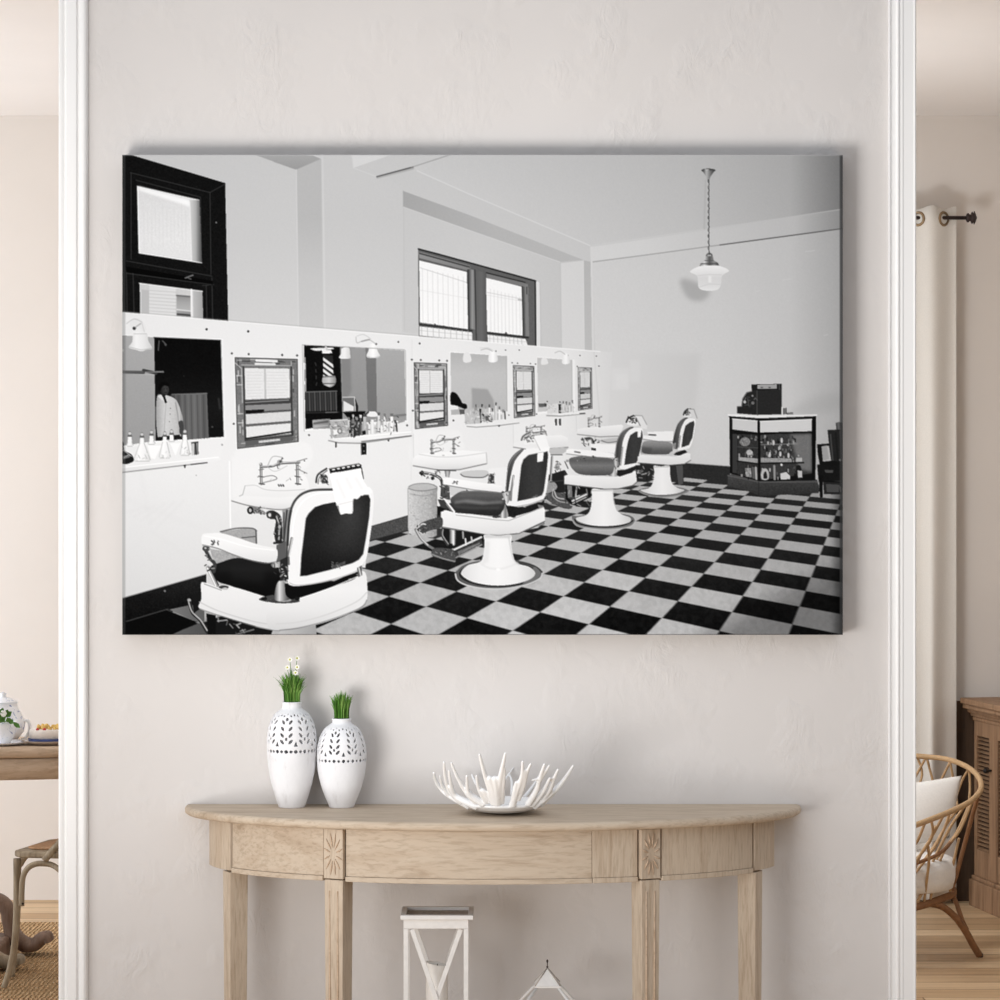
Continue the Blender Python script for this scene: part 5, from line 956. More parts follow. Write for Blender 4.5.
# ================================================================ lanterns
LY = -.30
def L(px, py, Y=LY): return W(px, py, Y)
def lantern():
    a, b = L(400.4, 0).x, L(473.2, 0).x; zt = L(0, 915.5).z; dp = (b-a)*.82
    cx = (a+b)/2; cy = LY+dp/2; zb0, zb1 = L(0, 919.8).z, L(0, 929.2).z
    t = thing('lantern', (cx, cy, 0), 'tall white wooden lantern with crossed braces under the console', 'lantern')
    m = MB(); m.box(a, b, LY, LY+.016, zb0, zt); m.box(a, b, LY+dp-.012, LY+dp, zb0, zt+.0005); m.box(a, a+.012, LY+.0165, LY+dp-.0125, zb0, zt); m.box(b-.012, b, LY+.0165, LY+dp-.0125, zb0, zt); m.build('top_rim', M['white_wood'], t, bevel=.001)
    MB().box(a+.0125, b-.0125, LY+.0165, LY+dp-.0125, zb0+.0002, zb0+.003).build('top_panel', M['grey_tray'], t)
    i0, i1 = L(403.5, 0).x, L(468.4, 0).x; y0 = LY+.006; y1 = LY+dp-.012; pw = L(408.2, 0).x-i0
    m = MB()
    m.box(i0, i1, y0, y0+.009, zb1, zb0-.0003); m.box(i0, i1, y1-.009, y1, zb1, zb0-.0003); m.box(i0, i0+.009, y0+.0095, y1-.0095, zb1, zb0-.0003); m.box(i1-.009, i1, y0+.0095, y1-.0095, zb1, zb0-.0003); m.build('top_rail', M['white_wood'], t, bevel=.0008)
    for x in (i0, i1-pw):
        for y in (y0, y1-pw): MB().box(x, x+pw, y, y+pw, .03, zb1-.0003).build('post', M['white_wood'], t, bevel=.0008)
    MB().box(a, b, LY, LY+dp, 0, .03).build('base', M['white_wood'], t, bevel=.0015)
    zc0, zc1 = .032, zb1-.002; 
    p0, p1 = L(411.8, 930).x, L(436.3, 1000).x; zx0, zx1 = L(0, 930).z, L(0, 1000).z; xm = L(436.2, 0).x
    for y in (y0+.004, y1-.010):
        m = MB(); zlow = zx1-(zx0-zx1)
        for q in (1, -1):
            A = Vector((xm-q*(xm-p0), y+(.0045 if q < 0 else 0), zx0)); B = Vector((xm+q*(xm-p0), y+(.0045 if q < 0 else 0), zlow)); d = (A-B).normalized(); m.obox((A+B)/2, d.cross(Vector((0, 1, 0))), (0, 1, 0), d, .0052, .0022, (A-B).length/2)
        m.build('cross_brace', M['white_wood'], t, bevel=.0006)
        MB().box(i0+pw+.0003, i1-pw-.0003, y-.002, y+.008, zlow-.022, zlow-.002).build('lower_rail', M['white_wood'], t, bevel=.0008)
    # shelf inside that carries the candle
    zs = zx1-(zx0-zx1)-.022
    MB().box(i0+.012, i1-.012, y0+.014, y1-.014, zs, zs+.010).build('candle_shelf', M['white_wood'], t)
    # candle: rests inside, slanted melted top
    c = thing('pillar_candle', (L(437, 0).x, cy, zs+.010), 'white pillar candle standing inside the white lantern', 'candle')
    fc = (D+cy)/D*S; xr = 11.0*fc; xc = (437-500)*fc; zA = EYE+(500-961.5)*fc; zB = EYE+(500-965.5)*fc; n = 32; m = MB(); vs = []
    for z, rr, top in ((zs+.0102, xr, 0), (0, xr, 1), (-.003, xr*.86, 1), (-.012, xr*.8, 1)):
        for i in range(n):
            q = 2*math.pi*i/n; x = math.cos(q); zz = z if not top else zA+(zB-zA)*(x+1)/2+z; vs.append((xc+x*rr, cy+math.sin(q)*rr, zz))
    fs = [(k*n+i, k*n+(i+1) % n, (k+1)*n+(i+1) % n, (k+1)*n+i) for k in range(3) for i in range(n)]+[tuple(range(n-1, -1, -1)), tuple(3*n+i for i in range(n))]
    m.add(vs, fs); m.build('wax', M['wax'], c)
    MB().tube([(xc, cy, zB-.012), (xc+.001, cy, zB+.004)], .0009, 6).build('wick', M['black_iron'], c)
lantern()
def house_lantern():
    Y = -.26; f = (D+Y)/D*S; xc = (547.6-500)*f; yc = Y+.035; zr = EYE+(500-986.5)*f; za_ = EYE+(500-970.5)*f; hw = 12.6*f
    t = thing('lantern', (xc, yc, 0), 'small peaked white lantern with dark finial under the console', 'lantern')
    m = MB(); q = [(xc-hw, yc-hw, zr), (xc+hw, yc-hw, zr), (xc+hw, yc+hw, zr), (xc-hw, yc+hw, zr)]; m.add(q+[(xc, yc, za_)], [(0, 1, 4), (1, 2, 4), (2, 3, 4), (3, 0, 4), (3, 2, 1, 0)]); m.build('roof', M['white_wood'], t)
    m = MB()
    for k in range(4): m.tube([q[k], (xc, yc, za_)], .0016, 6)
    m.build('roof_edge', M['grey_tray'], t)
    m = MB(); m.box(xc-hw-.001, xc+hw+.001, yc-hw-.001, yc+hw+.001, zr-.0045, zr-.0003); m.build('collar', M['white_wood'], t)
    m = MB(); m.tube([(xc, yc, za_-.001), (xc, yc, za_+.014)], .0011, 8); m.ball((xc, yc, za_+.0155), .0025, 6, (1, 1, 1.7)); m.ball((xc, yc, za_+.002), .0026, 6); m.build('finial', M['iron'], t)
    zs = zr-.085; ho = hw+.062
    for sx in (-1, 1):
        for sy in (-1, 1):
            m = MB(); m.tube([(xc+sx*hw*.86, yc+sy*hw*.86, zr-.005), (xc+sx*ho, yc+sy*ho, zs), (xc+sx*ho, yc+sy*ho, .02)], .0045, 4); m.build('post', M['white_wood'], t)
    m = MB(); m.tube([(xc-ho, yc-ho, zs), (xc+ho, yc-ho, zs), (xc+ho, yc+ho, zs), (xc-ho, yc+ho, zs)], .004, 4, closed=True); m.build('shoulder_rail', M['white_wood'], t)
    MB().box(xc-ho-.008, xc+ho+.008, yc-ho-.008, yc+ho+.008, 0, .02).build('base', M['white_wood'], t, bevel=.001)
house_lantern()
# ================================================================ room behind, left: table, chair, china, rug
rug = MB(); rug.box(-3.0, -.9, 1.0, 3.215, .0, .014); tag(rug.build('rug', M['jute'], bevel=.006), 'brown woven jute rug on the boards under the dining table', 'rug')
DZ = .76; dcx, dcy, da, db = -2.0, 2.104, .85, .24
dt = thing('dining_table', (dcx, dcy, .014), 'oval light wood dining table with scrolled pedestal', 'dining table')
def oval(g, n=96): return [(dcx+(da+g)*math.cos(2*math.pi*k/n), dcy+(db+g)*math.sin(2*math.pi*k/n)) for k in range(n)]
def ovring(profile, name, mat):
    m = MB(); n = 96; vs = []
    for g, z in profile: vs += [(x, y, z) for x, y in oval(g)]
    fs = [(k*n+i, k*n+(i+1) % n, (k+1)*n+(i+1) % n, (k+1)*n+i) for k in range(len(profile)-1) for i in range(n)]
    m.add(vs, fs, True); k = len(profile)-1; m.add(vs[:n], [tuple(range(n-1, -1, -1))]); m.add(vs[k*n:], [tuple(range(n))]); return m.build(name, mat, dt, merge=True)
ovring([(-.02, DZ-.036), (-.006, DZ-.033), (.0, DZ-.024), (.001, DZ-.014), (-.003, DZ-.006), (-.012, DZ)], 'tabletop', M['dine_x'])
ovring([(-.022, DZ-.103), (-.012, DZ-.100), (-.012, DZ-.0365)], 'apron', M['dine_x'])
m = MB(); m.lathe([(.07, .08), (.09, .16), (.13, .26), (.09, .38), (.07, .5), (.12, DZ-.110), (.13, DZ-.1035)], (dcx, dcy, 0), 32, True); m.build('pedestal', M['scroll'], dt)
def scroll(pts, r, mat, half_w):
    c = curve(pts, 8); m = MB(); n = 10; t_ = len(c); vs = []
    for k, p in enumerate(c):
        t = (c[min(k+1, t_-1)]-c[max(k-1, 0)]).normalized(); side = Vector((0, 0, 1)).cross(t) if abs(t.z) < .98 else None
        hor = Vector((0, 1, 0)); nrm = t.cross(hor).normalized(); rr = r[0]+(r[1]-r[0])*math.sin(math.pi*k/(t_-1))
        for i in range(n): q = 2*math.pi*i/n; vs.append(p+nrm*rr*math.cos(q)+hor*half_w*math.copysign(abs(math.sin(q))**.6, math.sin(q)))
    fs = [(k*n+i, k*n+(i+1) % n, (k+1)*n+(i+1) % n, (k+1)*n+i) for k in range(t_-1) for i in range(n)]+[tuple(range(n-1, -1, -1)), tuple((t_-1)*n+i for i in range(n))]
    m.add(vs, fs, True); return m.build('scroll_foot', mat, dt)
def Wt(px, py, Y): v = W(px, py, Y); v.z += .009; return v
sY = 2.52
scroll([Wt(-40, 925, sY), Wt(-22, 905, sY), Wt(-4, 902, sY), Wt(7, 911, sY), Wt(10, 924, sY), Wt(14, 938, sY), Wt(24, 946.5, sY), Wt(34, 947, sY), Wt(42, 941, sY), Wt(47, 939.5, sY), Wt(49, 944, sY)], (.016, .026), M['scroll'], .045)
sY = 2.22
scroll([Wt(-40, 930, sY), Wt(-20, 945, sY), Wt(-8, 957, sY), Wt(3, 964, sY), Wt(12, 965, sY), Wt(19, 962, sY), Wt(20.5, 966, sY)], (.014, .022), M['chairwood'], .035)  # paler wood paints in the light falling on this nearer foot
m = MB(); m.box(dcx-.28, W(8, 0, 2.45).x, dcy-.05, 2.56, .0145, .082); m.build('base_block', M['scroll'], dt, bevel=.01)
# ---- cross back chair
cY = 1.80
ch = thing('dining_chair', (-1.32, 1.95, .014), 'weathered wooden chair with cane seat and bent arch brace on the jute rug', 'dining chair')
def C(px, py, Y=cY): return W(px, py, Y)
zt = C(0, 851).z; zb_ = C(0, 858).z
fx0 = C(12.6, 0).x; sd = .34
def seat_poly(g=0): return [(fx0+g, cY+.03+g), (fx0+.02+g, cY+g), (-1.14-g, cY-.06+g), (-1.10-g, cY-.04+g), (-1.10-g, cY+sd-.02-g), (-1.14-g, cY+sd-g), (fx0+.09+g, cY+sd-.02-g), (fx0+.06+g, cY+sd-.05-g)]
MB().prism(seat_poly(), zb_, zt-.001).build('seat_frame', M['chairwood'], ch, bevel=.006, seg=3)
MB().prism(seat_poly(.035), zt-.0008, zt+.007).build('cane_seat', M['cane'], ch, bevel=.004)
def leg(pts, r): m = MB(); c = curve(pts, 8); m.tube(c, [r*(1-.25*k/(len(c)-1)) for k in range(len(c))], 12); return m.build('leg', M['chairwood'], ch)
fp = C(4, 986.5, 1.87); fp.z = .022
leg([C(17.3, 858.5, cY+.03), C(17.2, 890, cY+.03), C(16.5, 920, cY+.035), C(14, 948, cY+.045), C(9.5, 970, cY+.06), fp], .0125)
yb_ = cY+sd-.05; yb_ -= .03; lb = [Vector((C(36, 0, yb_).x, yb_, zb_-.004)), Vector((C(27, 0, yb_).x, yb_, zb_-.022)), Vector((C(20.5, 0, yb_).x, yb_, zb_-.05)), Vector((C(17.6, 0, yb_).x, yb_, zb_-.08)), Vector((C(17, 0, yb_).x, yb_, .2)), Vector((C(12, 0, yb_).x, yb_, .022))]; leg(lb, .0125)
for y in (cY-.01, cY+sd-.04): leg([Vector((-1.13, y, zb_)), Vector((-1.12, y, .25)), Vector((-1.08, y, .022))], .0125)
by = cY-.012
m = MB(); c = curve([C(21.5, 906, by), C(21.8, 890, by), C(23, 877, by), C(27.5, 868.5, by), C(35, 864.2, by), C(43, 863.6, by), C(52, 865, by), C(60, 870.5, by-.02), C(72, 885, by-.03), C(78, 910, by-.03)], 6); m.tube(c, .0088, 10); ab = m.build('arch_brace', M['chairwood'], ch)
for q in ((23, 903.5), (46, 859.5)): m = MB(); p = C(*q, by-.010); m.tube([p, p+Vector((0, -.006, 0))], .0032, 8); m.build('bolt', M['black_iron'], ab)
m = MB(); c = curve([C(44.5, 860.5, by-.006), C(52, 851, by-.006), C(60, 842, by-.004), C(74, 815, by+.02), C(90, 770, by+.06), Vector((-1.03, cY+.08, .80)), Vector((-1.0, cY+sd/2, .86)), Vector((-1.03, cY+sd-.1, .80)), Vector((-1.12, cY+sd-.01, .52))], 8); m.tube(c, .0105, 10); bw = m.build('back_bow', M['chairwood'], ch)
m = MB(); m.tube([Vector((-1.06, cY+.06, .72)), Vector((-1.10, cY+sd-.06, .48))], .007, 8); m.tube([Vector((-1.06, cY+sd-.08, .72)), Vector((-1.10, cY+.05, .48))], .007, 8); m.build('cross_back', M['chairwood'], ch)
# ---- china on the dining table
def T(px, Y): return W(px, 0, Y).x
k_ = (D+2.06)/D*S
tx = T(3, 2.14); ty = 2.14
tp = thing('teapot', (tx, ty, DZ), 'white and blue china teapot on the dining table', 'teapot')
m = MB(); m.lathe([(.032, DZ+.0005), (.046, DZ+.004), (.066, DZ+.03), (.070, DZ+.055), (.060, DZ+.085), (.048, DZ+.105), (.044, DZ+.118), (.047, DZ+.124), (.043, DZ+.122), (.04, DZ+.11)], (tx, ty, 0), 40); m.lathe([(.001, DZ+.11), (.041, DZ+.112)], (tx, ty, 0), 40); m.build('pot_body', M['china'], tp)
hx = lambda px: T(px, ty)
kz = (D+ty)/D*S
def HZ(py): return EYE+(500-py)*kz
m = MB(); m.tube(curve([(hx(21), ty, HZ(724)), (hx(24.5), ty, HZ(721)), (hx(28), ty, HZ(721)), (hx(29.8), ty, HZ(726)), (hx(28.8), ty, HZ(733)), (hx(25.5), ty, HZ(738)), (hx(22), ty, HZ(740))], 6), .0052, 10); m.build('pot_handle', M['porcelain'], tp)
m = MB(); m.tube(curve([(tx-.06, ty, DZ+.05), (tx-.09, ty, DZ+.08), (tx-.105, ty, DZ+.12)], 5), [.014]*5+[.011]*5+[.009], 10); m.build('spout', M['china'], tp)
m = MB(); m.lathe([(.046, DZ+.1245), (.03, DZ+.136), (.008, DZ+.142), (.01, DZ+.152), (.001, DZ+.156)], (tx, ty, 0), 28); m.build('pot_lid', M['china'], tp)
sx, sy = T(4, 2.0), 2.0
m = MB(); m.lathe([(.001, DZ+.001), (.04, DZ+.001), (.072, DZ+.010), (.073, DZ+.012), (.04, DZ+.005), (.001, DZ+.005)], (sx, sy, 0), 40); o = m.build('saucer', M['china']); tag(o, 'blue patterned saucer under the cup on the dining table', 'saucer')
cx_ = T(3, 2.0)
cu = thing('cup', (cx_, 2.0, DZ+.0055), 'white cup with blue flowers standing on a saucer', 'cup')
m = MB(); m.lathe([(.022, DZ+.0056), (.026, DZ+.012), (.036, DZ+.03), (.040, DZ+.058), (.041, DZ+.074), (.039, DZ+.074), (.036, DZ+.05), (.024, DZ+.014), (.001, DZ+.012)], (cx_, 2.0, 0), 36); m.build('cup_bowl', M['china'], cu)
m = MB(); m.tube(curve([(cx_-.038, 2.0, DZ+.062), (cx_-.06, 2.0, DZ+.055), (cx_-.058, 2.0, DZ+.03), (cx_-.034, 2.0, DZ+.025)], 6), .004, 8); m.build('cup_handle', M['porcelain'], cu)
# leafy sprig in the cup
sp_ = thing('leafy_sprig', (cx_, 2.0, DZ+.02), 'green leafy sprig with white blossoms standing in the cup', 'plant')
m = MB(); rnd = random.Random(3); stems = [((6, 725), (9.5, 712)), ((8, 722), (16.5, 724)), ((4, 724), (3, 716)), ((2, 722), (-4, 712)), ((8, 724), (12, 722))]
def lf(base, tip, wd):
    base, tip = Vector(base), Vector(tip); d = tip-base; s_ = Vector((d.z, .25*d.length, -d.x)).normalized()*wd; c = [base, base+d*.3+s_*.8+Vector((0, -.004, 0)), base+d*.6+s_, tip, base+d*.6-s_, base+d*.3-s_*.8+Vector((0, -.004, 0)), base+d*.5+Vector((0, .006, 0))]; return c
def leafs(mm, a, b, wd): mm.add(lf(a, b, wd), [(0, 1, 6), (1, 2, 6), (2, 3, 6), (3, 4, 6), (4, 5, 6), (5, 0, 6)], True)
for a, b, wd in (((4, 717), (12, 711.5), .010), ((8, 719.5), (14, 723.5), .009), ((13, 722), (20.5, 728), .008), ((0, 722), (5, 717), .009), ((1, 715), (3, 707.5), .008), ((-2, 720), (2, 712), .010), ((3, 722), (-4, 719), .009), ((5, 716), (8, 709.5), .009), ((10, 722.5), (7, 717.5), .009)):
    yy = 1.965+rnd.uniform(-.02, .02); leafs(m, W(a[0], a[1], yy), W(b[0], b[1], yy-.012), wd)
m.build('leaf', M['leaf'], sp_)
m = MB()
for e in ((6, 716), (10, 721), (1, 716)): m.tube(curve([Vector((cx_, 2.0, DZ+.02)), Vector((cx_+.005, 1.99, DZ+.07)), W(e[0], e[1], 1.965)], 5), .0016, 6)
m.build('stem', M['leaf'], sp_)
m = MB(); c0 = W(3.5, 713.5, 1.94)
for k in range(6): a = k*math.pi/3; d = Vector((math.cos(a), 0, math.sin(a))); m.ball(c0+d*.006, .0048, 5, (1, .4, 1))
m.build('blossom', M['petal'], sp_)
# ---- cake plate
px_, py_ = T(48, 2.03), 2.03
m = MB(); m.lathe([(.001, DZ+.001), (.055, DZ+.001), (.082, DZ+.012), (.084, DZ+.0145), (.055, DZ+.005), (.001, DZ+.005)], (px_, py_, 0), 40); o = m.build('plate', M['stone']); tag(o, 'beige stoneware plate under the cake on the dining table', 'plate')
ck = thing('cake', (px_, py_, DZ+.0055), 'cream cake with navy band, red berries and golden crumbs on a plate', 'cake')
m = MB(); m.lathe([(.001, DZ+.0056), (.060, DZ+.0056), (.062, DZ+.020), (.001, DZ+.020)], (px_, py_, 0), 40); m.build('cake_base', M['navy'], ck)
m = MB(); m.lathe([(.001, DZ+.0202), (.0585, DZ+.0202), (.0590, DZ+.043), (.055, DZ+.048), (.001, DZ+.048)], (px_, py_, 0), 40); m.build('cream_layer', M['cream'], ck)
m = MB(); rnd = random.Random(8)
for k in range(26): a = rnd.uniform(0, 6.28); r = .045*math.sqrt(rnd.random()); m.ball((px_+r*math.cos(a)+.008, py_+r*math.sin(a), DZ+.050+rnd.uniform(0, .008)), rnd.uniform(.005, .009), 5)
m.build('crumb_topping', M['crumb'], ck)
for q in (37.5, 44.5): v = W(q, 733, 1.985); MB().ball((v.x, 1.985, DZ+.050), .0052, 6).build('berry', M['berry'], ck)
# ================================================================ room behind, right: curtain, cabinet, armchair
RY = 3.70
rd = thing('curtain_rod', (W(930, 0, RY).x, RY, W(0, 218, RY).z), 'dark iron curtain rod with a turned finial end', 'curtain rod')
zR = W(0, 217.8, RY).z
m = MB(); m.tube([(W(820, 0, RY).x, RY, zR), (W(967, 0, RY).x, RY, zR)], .0072, 14); m.build('rod', M['iron'], rd)
m = MB(); xs = W(966, 0, RY).x
prf = [(.009, 0), (.016, .003), (.018, .009), (.013, .014), (.013, .017), (.020, .020), (.024, .023), (.017, .028), (.026, .031), (.016, .036), (.006, .040), (.001, .042)]
n = 20; vs = []
for r, x in prf: vs += [(xs+x, RY+r*math.cos(2*math.pi*i/n), zR+r*math.sin(2*math.pi*i/n)) for i in range(n)]
m.add(vs, [(k*n+i, k*n+(i+1) % n, (k+1)*n+(i+1) % n, (k+1)*n+i) for k in range(len(prf)-1) for i in range(n)]+[tuple(range(n))], True); m.build('finial', M['iron'], rd)
MB().tube([(W(875, 0, RY).x, RY, zR), (W(875, 0, RY).x, YB, zR)], .006, 8).build('wall_bracket', M['iron'], rd)
cu = thing('curtain', (W(930, 0, RY).x, RY, 0), 'off white eyelet curtain hanging from the dark rod', 'curtain')
m = MB(); nx = 120; nz = 40; xL, xR = W(850, 0, RY).x, W(957.5, 0, RY).x; ztop = W(0, 207.5, RY).z; vs = []
e1, e2 = W(918.5, 0, RY).x, W(943.5, 0, RY).x; per = (e2-e1)
for j in range(nz+1):
    tz = j/nz
    for i in range(nx+1):
        x = xL+(xR-xL)*i/nx; ph = (x-e1)/per*math.pi; amp = .034*(.75+.35*tz); y = RY+amp*-math.sin(ph)+.010*math.sin(ph*2.1+tz*2)*tz
        top = ztop+.006*math.cos((x-(e1+e2)/2)/per*2*math.pi)*(1 if j == 0 else 0); z = .02+(top-.02)*(1-tz) if j else top; vs.append((x+.006*tz*math.sin(ph*1.7+1), y, z))
m.add(vs, [(j*(nx+1)+i, j*(nx+1)+i+1, (j+1)*(nx+1)+i+1, (j+1)*(nx+1)+i) for j in range(nz) for i in range(nx)], True)
o = m.build('curtain_cloth', M['cloth'], cu); s = o.modifiers.new('thick', 'SOLIDIFY'); s.thickness = .003; s.offset = 0
for k in range(-2, 2):
    x = e1+per*k; sg = -math.cos((x-e1)/per*math.pi); sl = .034*.76*math.pi/per*sg; t = Vector((1, sl, 0)).normalized(); u = Vector((0, 0, 1)); nr = t.cross(u); pts = [Vector((x, RY-.0, zR-.004))+(t*math.cos(2*math.pi*i/24)+u*math.sin(2*math.pi*i/24))*.024 for i in range(24)]
    mm = MB(); mm.tube([p+nr*.001 for p in pts], .0055, 8, closed=True); mm.build('eyelet', M['brass'], cu)
# ---- louvred cabinet, standing along the right side, its doors facing left
kc = Vector((1.782, 3.755, 0)); kt = R(9.7); kd = Vector((math.sin(kt), -math.cos(kt), 0)); kn = Vector((-math.cos(kt), -math.sin(kt), 0)); KL = 1.2; KD = .42; KH = EYE-196*.0024*((D+3.80)/D)
cab = thing('louvred_cabinet', (2.1, 3.3, 0), 'brown wooden cabinet with louvred doors beside the curtain', 'cabinet')
def K(a, n_, z): return kc+kd*a+kn*n_+Vector((0, 0, z))
def kbox(mm, a0, a1, n0, n1, z0, z1): mm.add([K(a, q, z) for z in (z0, z1) for q in (n0, n1) for a in (a0, a1)], [(0, 2, 3, 1), (4, 5, 7, 6), (0, 1, 5, 4), (2, 6, 7, 3), (0, 4, 6, 2), (1, 3, 7, 5)])
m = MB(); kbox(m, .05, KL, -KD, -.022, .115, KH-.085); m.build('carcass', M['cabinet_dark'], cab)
m = MB()
for n1, z0, z1 in ((.004, KH-.085, KH-.068), (.012, KH-.0678, KH-.055), (.022, KH-.0548, KH-.040), (.038, KH-.0398, KH-.022), (.046, KH-.0218, KH)): kbox(m, .045-n1*.5, KL, -KD, n1, z0, z1)
m.build('cornice', M['cabinet'], cab, bevel=.004)
m = MB(); kbox(m, .04, KL, -KD, .018, 0, .10); kbox(m, .042, KL, -KD, .008, .1002, .1148); m.build('plinth', M['cabinet'], cab, bevel=.003)
za0, za1 = .1152, KH-.0852
m = MB(); kbox(m, .050, .0615, -.0215, 0, za0, za1); m.build('stile', M['cabinet'], cab, bevel=.002)
def door(a0, a1, knob, sl=.012, sr=.075):
    d = MB(); zlo, zhi = za0+.10, za1-.055
    kbox(d, a0, a0+sl, -.021, -.001, za0, za1); kbox(d, a1-sr, a1, -.021, -.001, za0, za1); kbox(d, a0+sl+.0002, a1-sr-.0002, -.021, -.001, za0, zlo); kbox(d, a0+sl+.0002, a1-sr-.0002, -.021, -.001, zhi, za1)
    o = d.build('door', M['cabinet'], cab, bevel=.0015); s = MB(); nS = 27
    for k in range(nS):
        z = zlo+(zhi-zlo)*(k+.5)/nS; hh = (zhi-zlo)/nS*.5; vs = []
        for zz, off in ((z-hh*.75, -.004), (z+hh*.05, -.017)):
            for q in (0, .003):
                for a in (a0+sl+.0004, a1-sr-.0004): vs.append(K(a, off-q, zz))
        s.add(vs, [(0, 1, 3, 2), (4, 6, 7, 5), (0, 4, 5, 1), (2, 3, 7, 6), (0, 2, 6, 4), (1, 5, 7, 3)])
    s.build('louvre', M['cabinet'], o)
    if knob:
        kz_ = W(0, 770, 3.55).z; p = K(knob, 0, kz_); h = MB(); h.tube([p+kn*-.001, p+kn*.018], .004, 8); h.ball(p+kn*.021, .010, 7); h.tube([p+kn*.010, p+kn*.011+kd*-.03], .005, 6); h.build('knob', M['black_iron'], o)
    return o
door(.062, .285, .235); door(.286, .62, 0)
# dark board at the back end
m = MB(); xq0, xq1 = W(952, 0, 3.80).x, W(974, 0, 3.80).x
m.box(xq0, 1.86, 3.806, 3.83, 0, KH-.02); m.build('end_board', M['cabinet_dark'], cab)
# ---- rattan armchair
ar = thing('rattan_armchair', (1.42, 2.55, 0), 'round rattan armchair with white cushions beside the right casing', 'armchair')
rim = [(968, 767.5, 2.76), (976.5, 774.5, 2.68), (981, 783, 2.58), (979.5, 792, 2.48), (970, 801.5, 2.38), (955, 809.5, 2.29), (937, 817, 2.21), (916, 825, 2.13), (892, 833, 2.06), (865, 838, 2.02), (835, 838, 2.02), (805, 830, 2.08), (785, 815, 2.22), (778, 795, 2.42), (785, 776, 2.64), (805, 762, 2.80), (840, 755, 2.90), (880, 753, 2.93), (916, 756, 2.92), (940, 758, 2.89), (955, 761.5, 2.83)]
RIM = curve([W(*q) for q in rim], 8, True)
m = MB(); m.tube(RIM, .0092, 12, closed=True); m.build('rim', M['rattan'], ar)
m = MB()
# seat ring and legs
ring = [(953, 893, 2.60), (945, 897.5, 2.50), (916, 907, 2.36), (880, 912, 2.28), (840, 908, 2.30), (810, 897, 2.42), (800, 884, 2.60), (815, 873, 2.76), (850, 867, 2.84), (890, 868, 2.84), (930, 875, 2.76), (948, 884, 2.68)]
RING = curve([W(*q) for q in ring], 6, True); m.tube(RING, .013, 10, closed=True); sr = m.build('seat_ring', M['rattan_dark'], ar)
m = MB(); c = curve([W(925, 903, 2.42), W(941, 906, 2.46), W(955, 917, 2.49), W(966, 932, 2.51), W(973, 945, 2.53), W(979.5, 955.5, 2.55)], 6); m.tube(c, [.012]*len(c), 10); lg = m.build('leg', M['rattan_dark'], ar)
m = MB(); p = W(979.8, 956, 2.55); m.tube([(p.x, p.y, .0), (p.x, p.y, .012)], .011, 10); m.build('foot_cap', M['iron'], lg)
m = MB(); c = curve([W(977.5, 797, 2.55), W(971, 820, 2.58), W(963, 850, 2.60), W(955.5, 878, 2.60), W(952, 890, 2.58), W(957, 905, 2.54), (W(963, 922, 2.53)), W(967, 930, 2.525)], 6); m.tube(c, .0078, 10); m.build('back_pole', M['rattan_dark'], ar)
def simple_leg(pts): mm = MB(); cc = curve(pts, 6); mm.tube(cc, .0115, 10); return mm.build('leg', M['rattan_dark'], ar)
q = W(860, 912, 2.28); simple_leg([q, q+Vector((.0, -.05, -.18)), Vector((q.x+.02, q.y-.10, .012))])
q = W(803, 890, 2.55); simple_leg([q, q+Vector((-.05, 0, -.2)), Vector((q.x-.12, q.y+.02, .012))])
q = W(860, 867, 2.84); simple_leg([q, q+Vector((.0, .05, -.2)), Vector((q.x, q.y+.12, .012))])
# lattice of thin canes between rim and seat
def rod(pts, r=.0048): mm = MB(); mm.tube(curve([W(*q) for q in pts], 5), r, 7); mm.build('cane', M['rattan'], ar)
yF = 2.28
for pts in ([(973, 799, 2.42), (960, 830, 2.42), (946, 848, 2.42), (938, 866, 2.42), (933, 884, 2.41), (930, 902, 2.42)], [(966, 804, 2.40), (951, 826, 2.40), (941, 845, 2.40), (930, 868, 2.40), (922, 893, 2.38), (916, 903, 2.36)], [(960, 806, 2.37), (948, 822, 2.37), (938, 840, 2.37), (926, 858, 2.37), (910, 880, 2.36), (902, 905, 2.33)], [(950, 811, 2.32), (945, 827, 2.34), (934, 848, 2.35), (916, 872, 2.35), (900, 890, 2.33), (893, 908, 2.32)], [(931, 819, 2.22), (933, 832, 2.25), (929, 843, 2.28), (920, 855, 2.30), (905, 872, 2.30), (890, 905, 2.30)], [(926, 820, 2.20), (918, 840, 2.22), (912, 848, 2.24), (902, 862, 2.26), (885, 905, 2.29)], [(928, 846, 2.29), (929, 860, 2.31), (927, 878, 2.35), (924, 903, 2.39)], [(936, 826, 2.27), (928, 843, 2.28), (914, 864, 2.28), (905, 878, 2.3), (896, 906, 2.33)], [(959, 838, 2.46), (955, 856, 2.47), (951, 875, 2.50), (950, 893, 2.55)], [(970, 803, 2.44), (957, 832, 2.44), (945, 848, 2.43), (926, 874, 2.42), (918, 905, 2.38)], [(943, 816, 2.27), (931, 838, 2.30), (920, 856, 2.30), (912, 880, 2.32), (909, 907, 2.35)]): rod(pts)
for pts in ([(916, 754, 2.92), (922, 775, 2.93), (912, 800, 2.92)], [(925, 759, 2.91), (918, 772, 2.93), (908, 790, 2.93)], [(927, 759, 2.91), (932, 778, 2.93), (940, 810, 2.92)], [(950, 762, 2.85), (941, 780, 2.88), (930, 800, 2.88)], [(950, 762, 2.85), (954, 783, 2.86), (958, 810, 2.82)], [(969, 768.5, 2.76), (962, 781, 2.80), (955, 800, 2.80)], [(969, 768.5, 2.76), (970, 788, 2.76), (968, 808, 2.72)], [(905, 757, 2.93), (900, 780, 2.93), (892, 805, 2.92)], [(895, 757, 2.93), (902, 780, 2.93), (912, 805, 2.92)]): rod(pts, .0044)
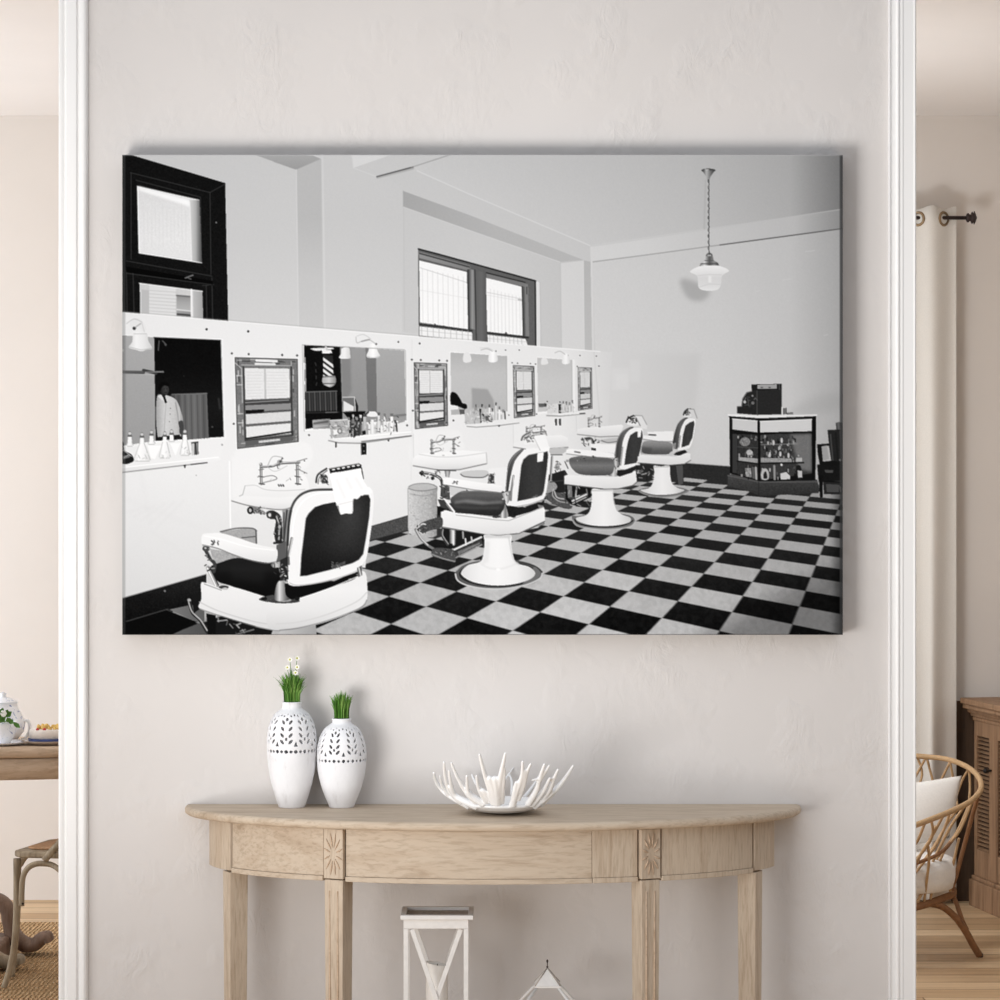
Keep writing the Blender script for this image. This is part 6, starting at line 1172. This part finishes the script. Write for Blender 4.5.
m = MB(); c = curve([W(885, 872, 2.28), W(905, 868, 2.29), (W(920, 862, 2.31)), W(935, 856, 2.34), W(945, 849, 2.38), W(950, 843, 2.42), W(956, 835, 2.47)], 6); m.tube(c, .0062, 8); m.build('lattice_hoop', M['rattan_dark'], ar)
# cushions
def pillow(name, corners, thick, label):
    """four corners as points; a soft pad between them"""
    A = [Vector(c) for c in corners]; nr = (A[1]-A[0]).cross(A[3]-A[0]).normalized(); mm = MB(); n = 18; vs = []
    for sgn in (1, -1):
        for j in range(n+1):
            for i in range(n+1):
                u, v = i/n, j/n; p = (A[0]*(1-u)+A[1]*u)*(1-v)+(A[3]*(1-u)+A[2]*u)*v; e = (math.sin(math.pi*u)*math.sin(math.pi*v))**.42; pin = .035*(math.sin(math.pi*u)+math.sin(math.pi*v)); ctr = (A[0]+A[1]+A[2]+A[3])/4; vs.append(p+nr*sgn*thick*e)
    q = (n+1)**2; fs = []
    for s_ in (0, 1):
        for j in range(n):
            for i in range(n): fs.append((s_*q+j*(n+1)+i, s_*q+j*(n+1)+i+1, s_*q+(j+1)*(n+1)+i+1, s_*q+(j+1)*(n+1)+i))
    mm.add(vs, fs, True); o = mm.build(name, M['cushion'], merge=True); return tag(o, label, 'cushion')
pillow('back_cushion', [W(890, 850, 2.52), W(949, 838, 2.60), W(962, 775.5, 2.72), W(895, 786, 2.62)], .045, 'white back cushion leaning inside the rattan armchair')
sc_ = W(893, 872, 2.55)
m = MB()
pf = [(.001, -.058), (.17, -.058), (.198, -.05), (.206, -.02), (.207, .015), (.198, .045), (.17, .056), (.1, .062), (.001, .064)]
m.lathe(pf, (sc_.x, 2.55, sc_.z+.005), 48); o = m.build('seat_cushion', M['cushion']); tag(o, 'thick round white seat cushion of the rattan armchair', 'cushion')
# ================================================================ camera, light
cam = bpy.data.cameras.new('camera'); co = bpy.data.objects.new('camera', cam); COL.objects.link(co)
co.location = (0, -D, EYE); co.rotation_euler = (R(90), 0, 0); cam.sensor_width = 36; cam.lens = 36*D/(1000*S); SC.camera = co
wd = bpy.data.worlds.new('world'); SC.world = wd; wd.use_nodes = True; bg = wd.node_tree.nodes['Background']
tc = wd.node_tree.nodes.new('ShaderNodeTexCoord'); sx = wd.node_tree.nodes.new('ShaderNodeSeparateXYZ'); cr = wd.node_tree.nodes.new('ShaderNodeValToRGB')
wd.node_tree.links.new(tc.outputs['Generated'], sx.inputs[0]); wd.node_tree.links.new(sx.outputs['Z'], cr.inputs[0]); wd.node_tree.links.new(cr.outputs[0], bg.inputs[0])
e = cr.color_ramp.elements; e[0].position = 0.0; e[0].color = (.16, .165, .175, 1); e[1].position = .75; e[1].color = (.95, .98, 1.03, 1); x = e.new(.30); x.color = (.62, .64, .68, 1)
bg.inputs[1].default_value = 1.03
def area(name, loc, target, sx, sy, power, col=(1, 1, 1), spread=180):
    l = bpy.data.lights.new(name, 'AREA'); l.shape = 'RECTANGLE'; l.size = sx; l.size_y = sy; l.energy = power; l.color = col; l.spread = R(spread)
    o = bpy.data.objects.new(name, l); COL.objects.link(o); o.location = loc; o.rotation_euler = (Vector(target)-Vector(loc)).to_track_quat('-Z', 'Y').to_euler(); return o
area('window_light', (-3.5, -2.7, 1.5), (.1, 0, 1.45), 1.8, 2.4, 38, (.99, .99, 1))
area('added_uplight', (-1.6, -2.6, .7), (.35, 0, 2.2), 1.15, 1.15, 19, (1, .99, .98), 80)  # added low light that throws the canvas shadow up and right
area('back_window_light', (-3.45, 2.3, 1.45), (1.0, 2.9, 1.6), 2.2, 2.5, 88, (.86, .94, 1.03))
bl = bpy.data.lights.new('back_room_fill', 'POINT'); bl.energy = 40; bl.shadow_soft_size = .2; bl.color = (.92, .96, 1)  # added unseen fill, brightens the right side of the back room
bo = bpy.data.objects.new('back_room_fill', bl); COL.objects.link(bo); bo.location = (.95, 2.2, 1.70)
SC.view_settings.view_transform = 'Standard'; SC.view_settings.look = 'None'; SC.view_settings.gamma = 1; SC.view_settings.exposure = -.15
